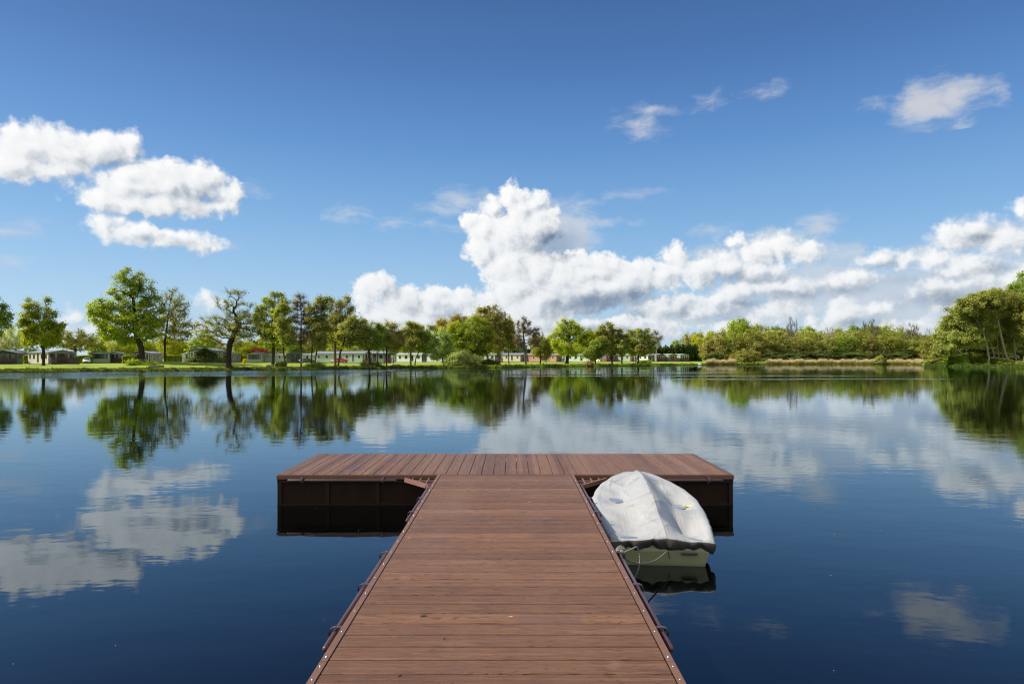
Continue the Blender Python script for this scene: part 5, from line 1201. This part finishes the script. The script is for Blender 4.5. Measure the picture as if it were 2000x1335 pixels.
PAINT = {k: mat(k + ' car paint', (lambda c: lambda t: bsdf(t, rgb(*c), .3, **{'Coat Weight': .8, 'Coat Roughness': .05}))(c)) for k, c in {'white': (.74, .76, .78), 'red': (.38, .02, .03), 'black': (.015, .016, .02)}.items()}
car('white car parked nose out between the cream and green lodges', 170, 184, R(116), PAINT['white'])
car('red car parked behind the thin tree trunks', 663, 178, R(8), PAINT['red'])
car('black car parked between the deep green chalet and the birches', 600, 190, R(190), PAINT['black'])
# ================================================================== small things on the shore
lp = empty('lamp_post', (at(766, 136), 136, gz(at(766, 136), 136)), 0, 'white lamp post on the lawn beside the twin stemmed tree', 'lamp post')
MP = plain('white post', (.62, .66, .66), .5)
lm = MB(); lm.tube([(0, 0, -.1), (0, 0, .25), (0, 0, .26), (0, 0, 1.55)], [.07, .07, .045, .04], 10); lm.build('post', MP, lp, smooth=True)
lm = MB(); lm.tube([(0, 0, 1.55), (0, 0, 1.60), (0, 0, 1.82), (0, 0, 1.86)], [.05, .11, .13, .03], 12); lm.build('lantern', plain('lantern glass', (.7, .72, .72), .2), lp)
ky = empty('kayak', (at(1040, 141), 141, gz(at(1040, 141), 141) + .05), R(-32), 'blue canoe pulled up on the grass before the pink lodge', 'canoe')
v = []; f = []; n = 17
for a in range(n):
    s = a / (n - 1) * 2 - 1; w = .36 * max(.02, 1 - s * s) ** .8; zk = .06 * s * s * s * s * 4; top = .30 + .12 * s * s
    v += [(s * 1.3, -w, top), (s * 1.3, -w * .7, zk + .06), (s * 1.3, 0, zk), (s * 1.3, w * .7, zk + .06), (s * 1.3, w, top)]
for a in range(n - 1):
    for q in range(4): f.append((a * 5 + q, a * 5 + q + 1, a * 5 + 6 + q, a * 5 + 5 + q))
me = bpy.data.meshes.new('hull'); me.from_pydata(v, [], f); ho = link('hull', me, plain('blue plastic hull', (.02, .10, .42), .35), ky, smooth=True)
sol = ho.modifiers.new('thickness', 'SOLIDIFY'); sol.thickness = .02
dk = MB(); dk.prism([(-1.25, 0), (-.9, .16), (-.45, .28), (-.45, -.28), (-.9, -.16)], .285, .33, 'z'); dk.build('bow_deck', plain('pale blue deck', (.04, .16, .5), .4), ky)
MB().box(.15, .38, -.29, .29, .26, .30).build('seat', M_TIMBER, ky)
# a swan out on the water by the reeds
sw = empty('swan', (at(1367, 176), 176, 0), R(200), 'white swan floating on the lake before the reeds', 'swan')
M_SW = plain('white feathers', (.80, .80, .78), .7, 0, .05, 8)
def swan_mesh():
    m = MB(); pts, rs = [], []
    for k in range(9):                                       # body, tail to breast
        s = k / 8; pts.append((-.62 + 1.05 * s, 0, .16 + .10 * (1 - s) ** 3 * 1.6)); rs.append([.03, .13, .21, .26, .275, .27, .24, .19, .14][k])
    for x, z, r in [(.50, .30, .085), (.54, .42, .055), (.52, .55, .048), (.49, .66, .045), (.52, .74, .05), (.58, .76, .055), (.64, .74, .040)]: pts.append((x, 0, z)); rs.append(r)
    m.tube(pts, rs, 14); return m
swan_mesh().build('body', M_SW, sw, smooth=True)
MB().tube([(.645, 0, .735), (.70, 0, .715), (.76, 0, .70)], [.034, .025, .012], 8).build('beak', plain('orange beak', (.6, .2, .03), .5), sw)
for s in (-1, 1):
    wg = MB(); wg.tube([(.28, s * .20, .24), (.05, s * .26, .30), (-.30, s * .22, .34), (-.62, s * .08, .36)], [.06, .13, .11, .02], 10); wg.build('wing', M_SW, sw, smooth=True)
# fallen logs and a fence of stakes on the bank
def log(label, px, Y, ln, r, rz, name='log'):
    x = at(px, Y); m = MB(); rg = random.Random(int(px))
    m.tube([(-ln / 2 + ln * k / 6, rg.uniform(-.05, .05), r * .8 + rg.uniform(-.03, .03)) for k in range(7)], [r * rg.uniform(.85, 1.1) for k in range(7)], 10)
    o = m.build(name, BARK['grey'], None, loc=(x, Y, gz(x, Y)), smooth=True); o.rotation_euler = (0, 0, rz); tag(o, label, 'log')
log('weathered log lying on the bank right of the biggest oak', 305, 103, 2.2, .18, .1)
log('grey log end on the bank left of the dark round bush', 528, 112, 1.3, .2, -.2)
log('short log at the water edge below the leaning alder', 1192, 160, 1.2, .2, .6)
log('dark log lying on the lawn near the white lodge', 774, 128, 1.6, .16, .15)
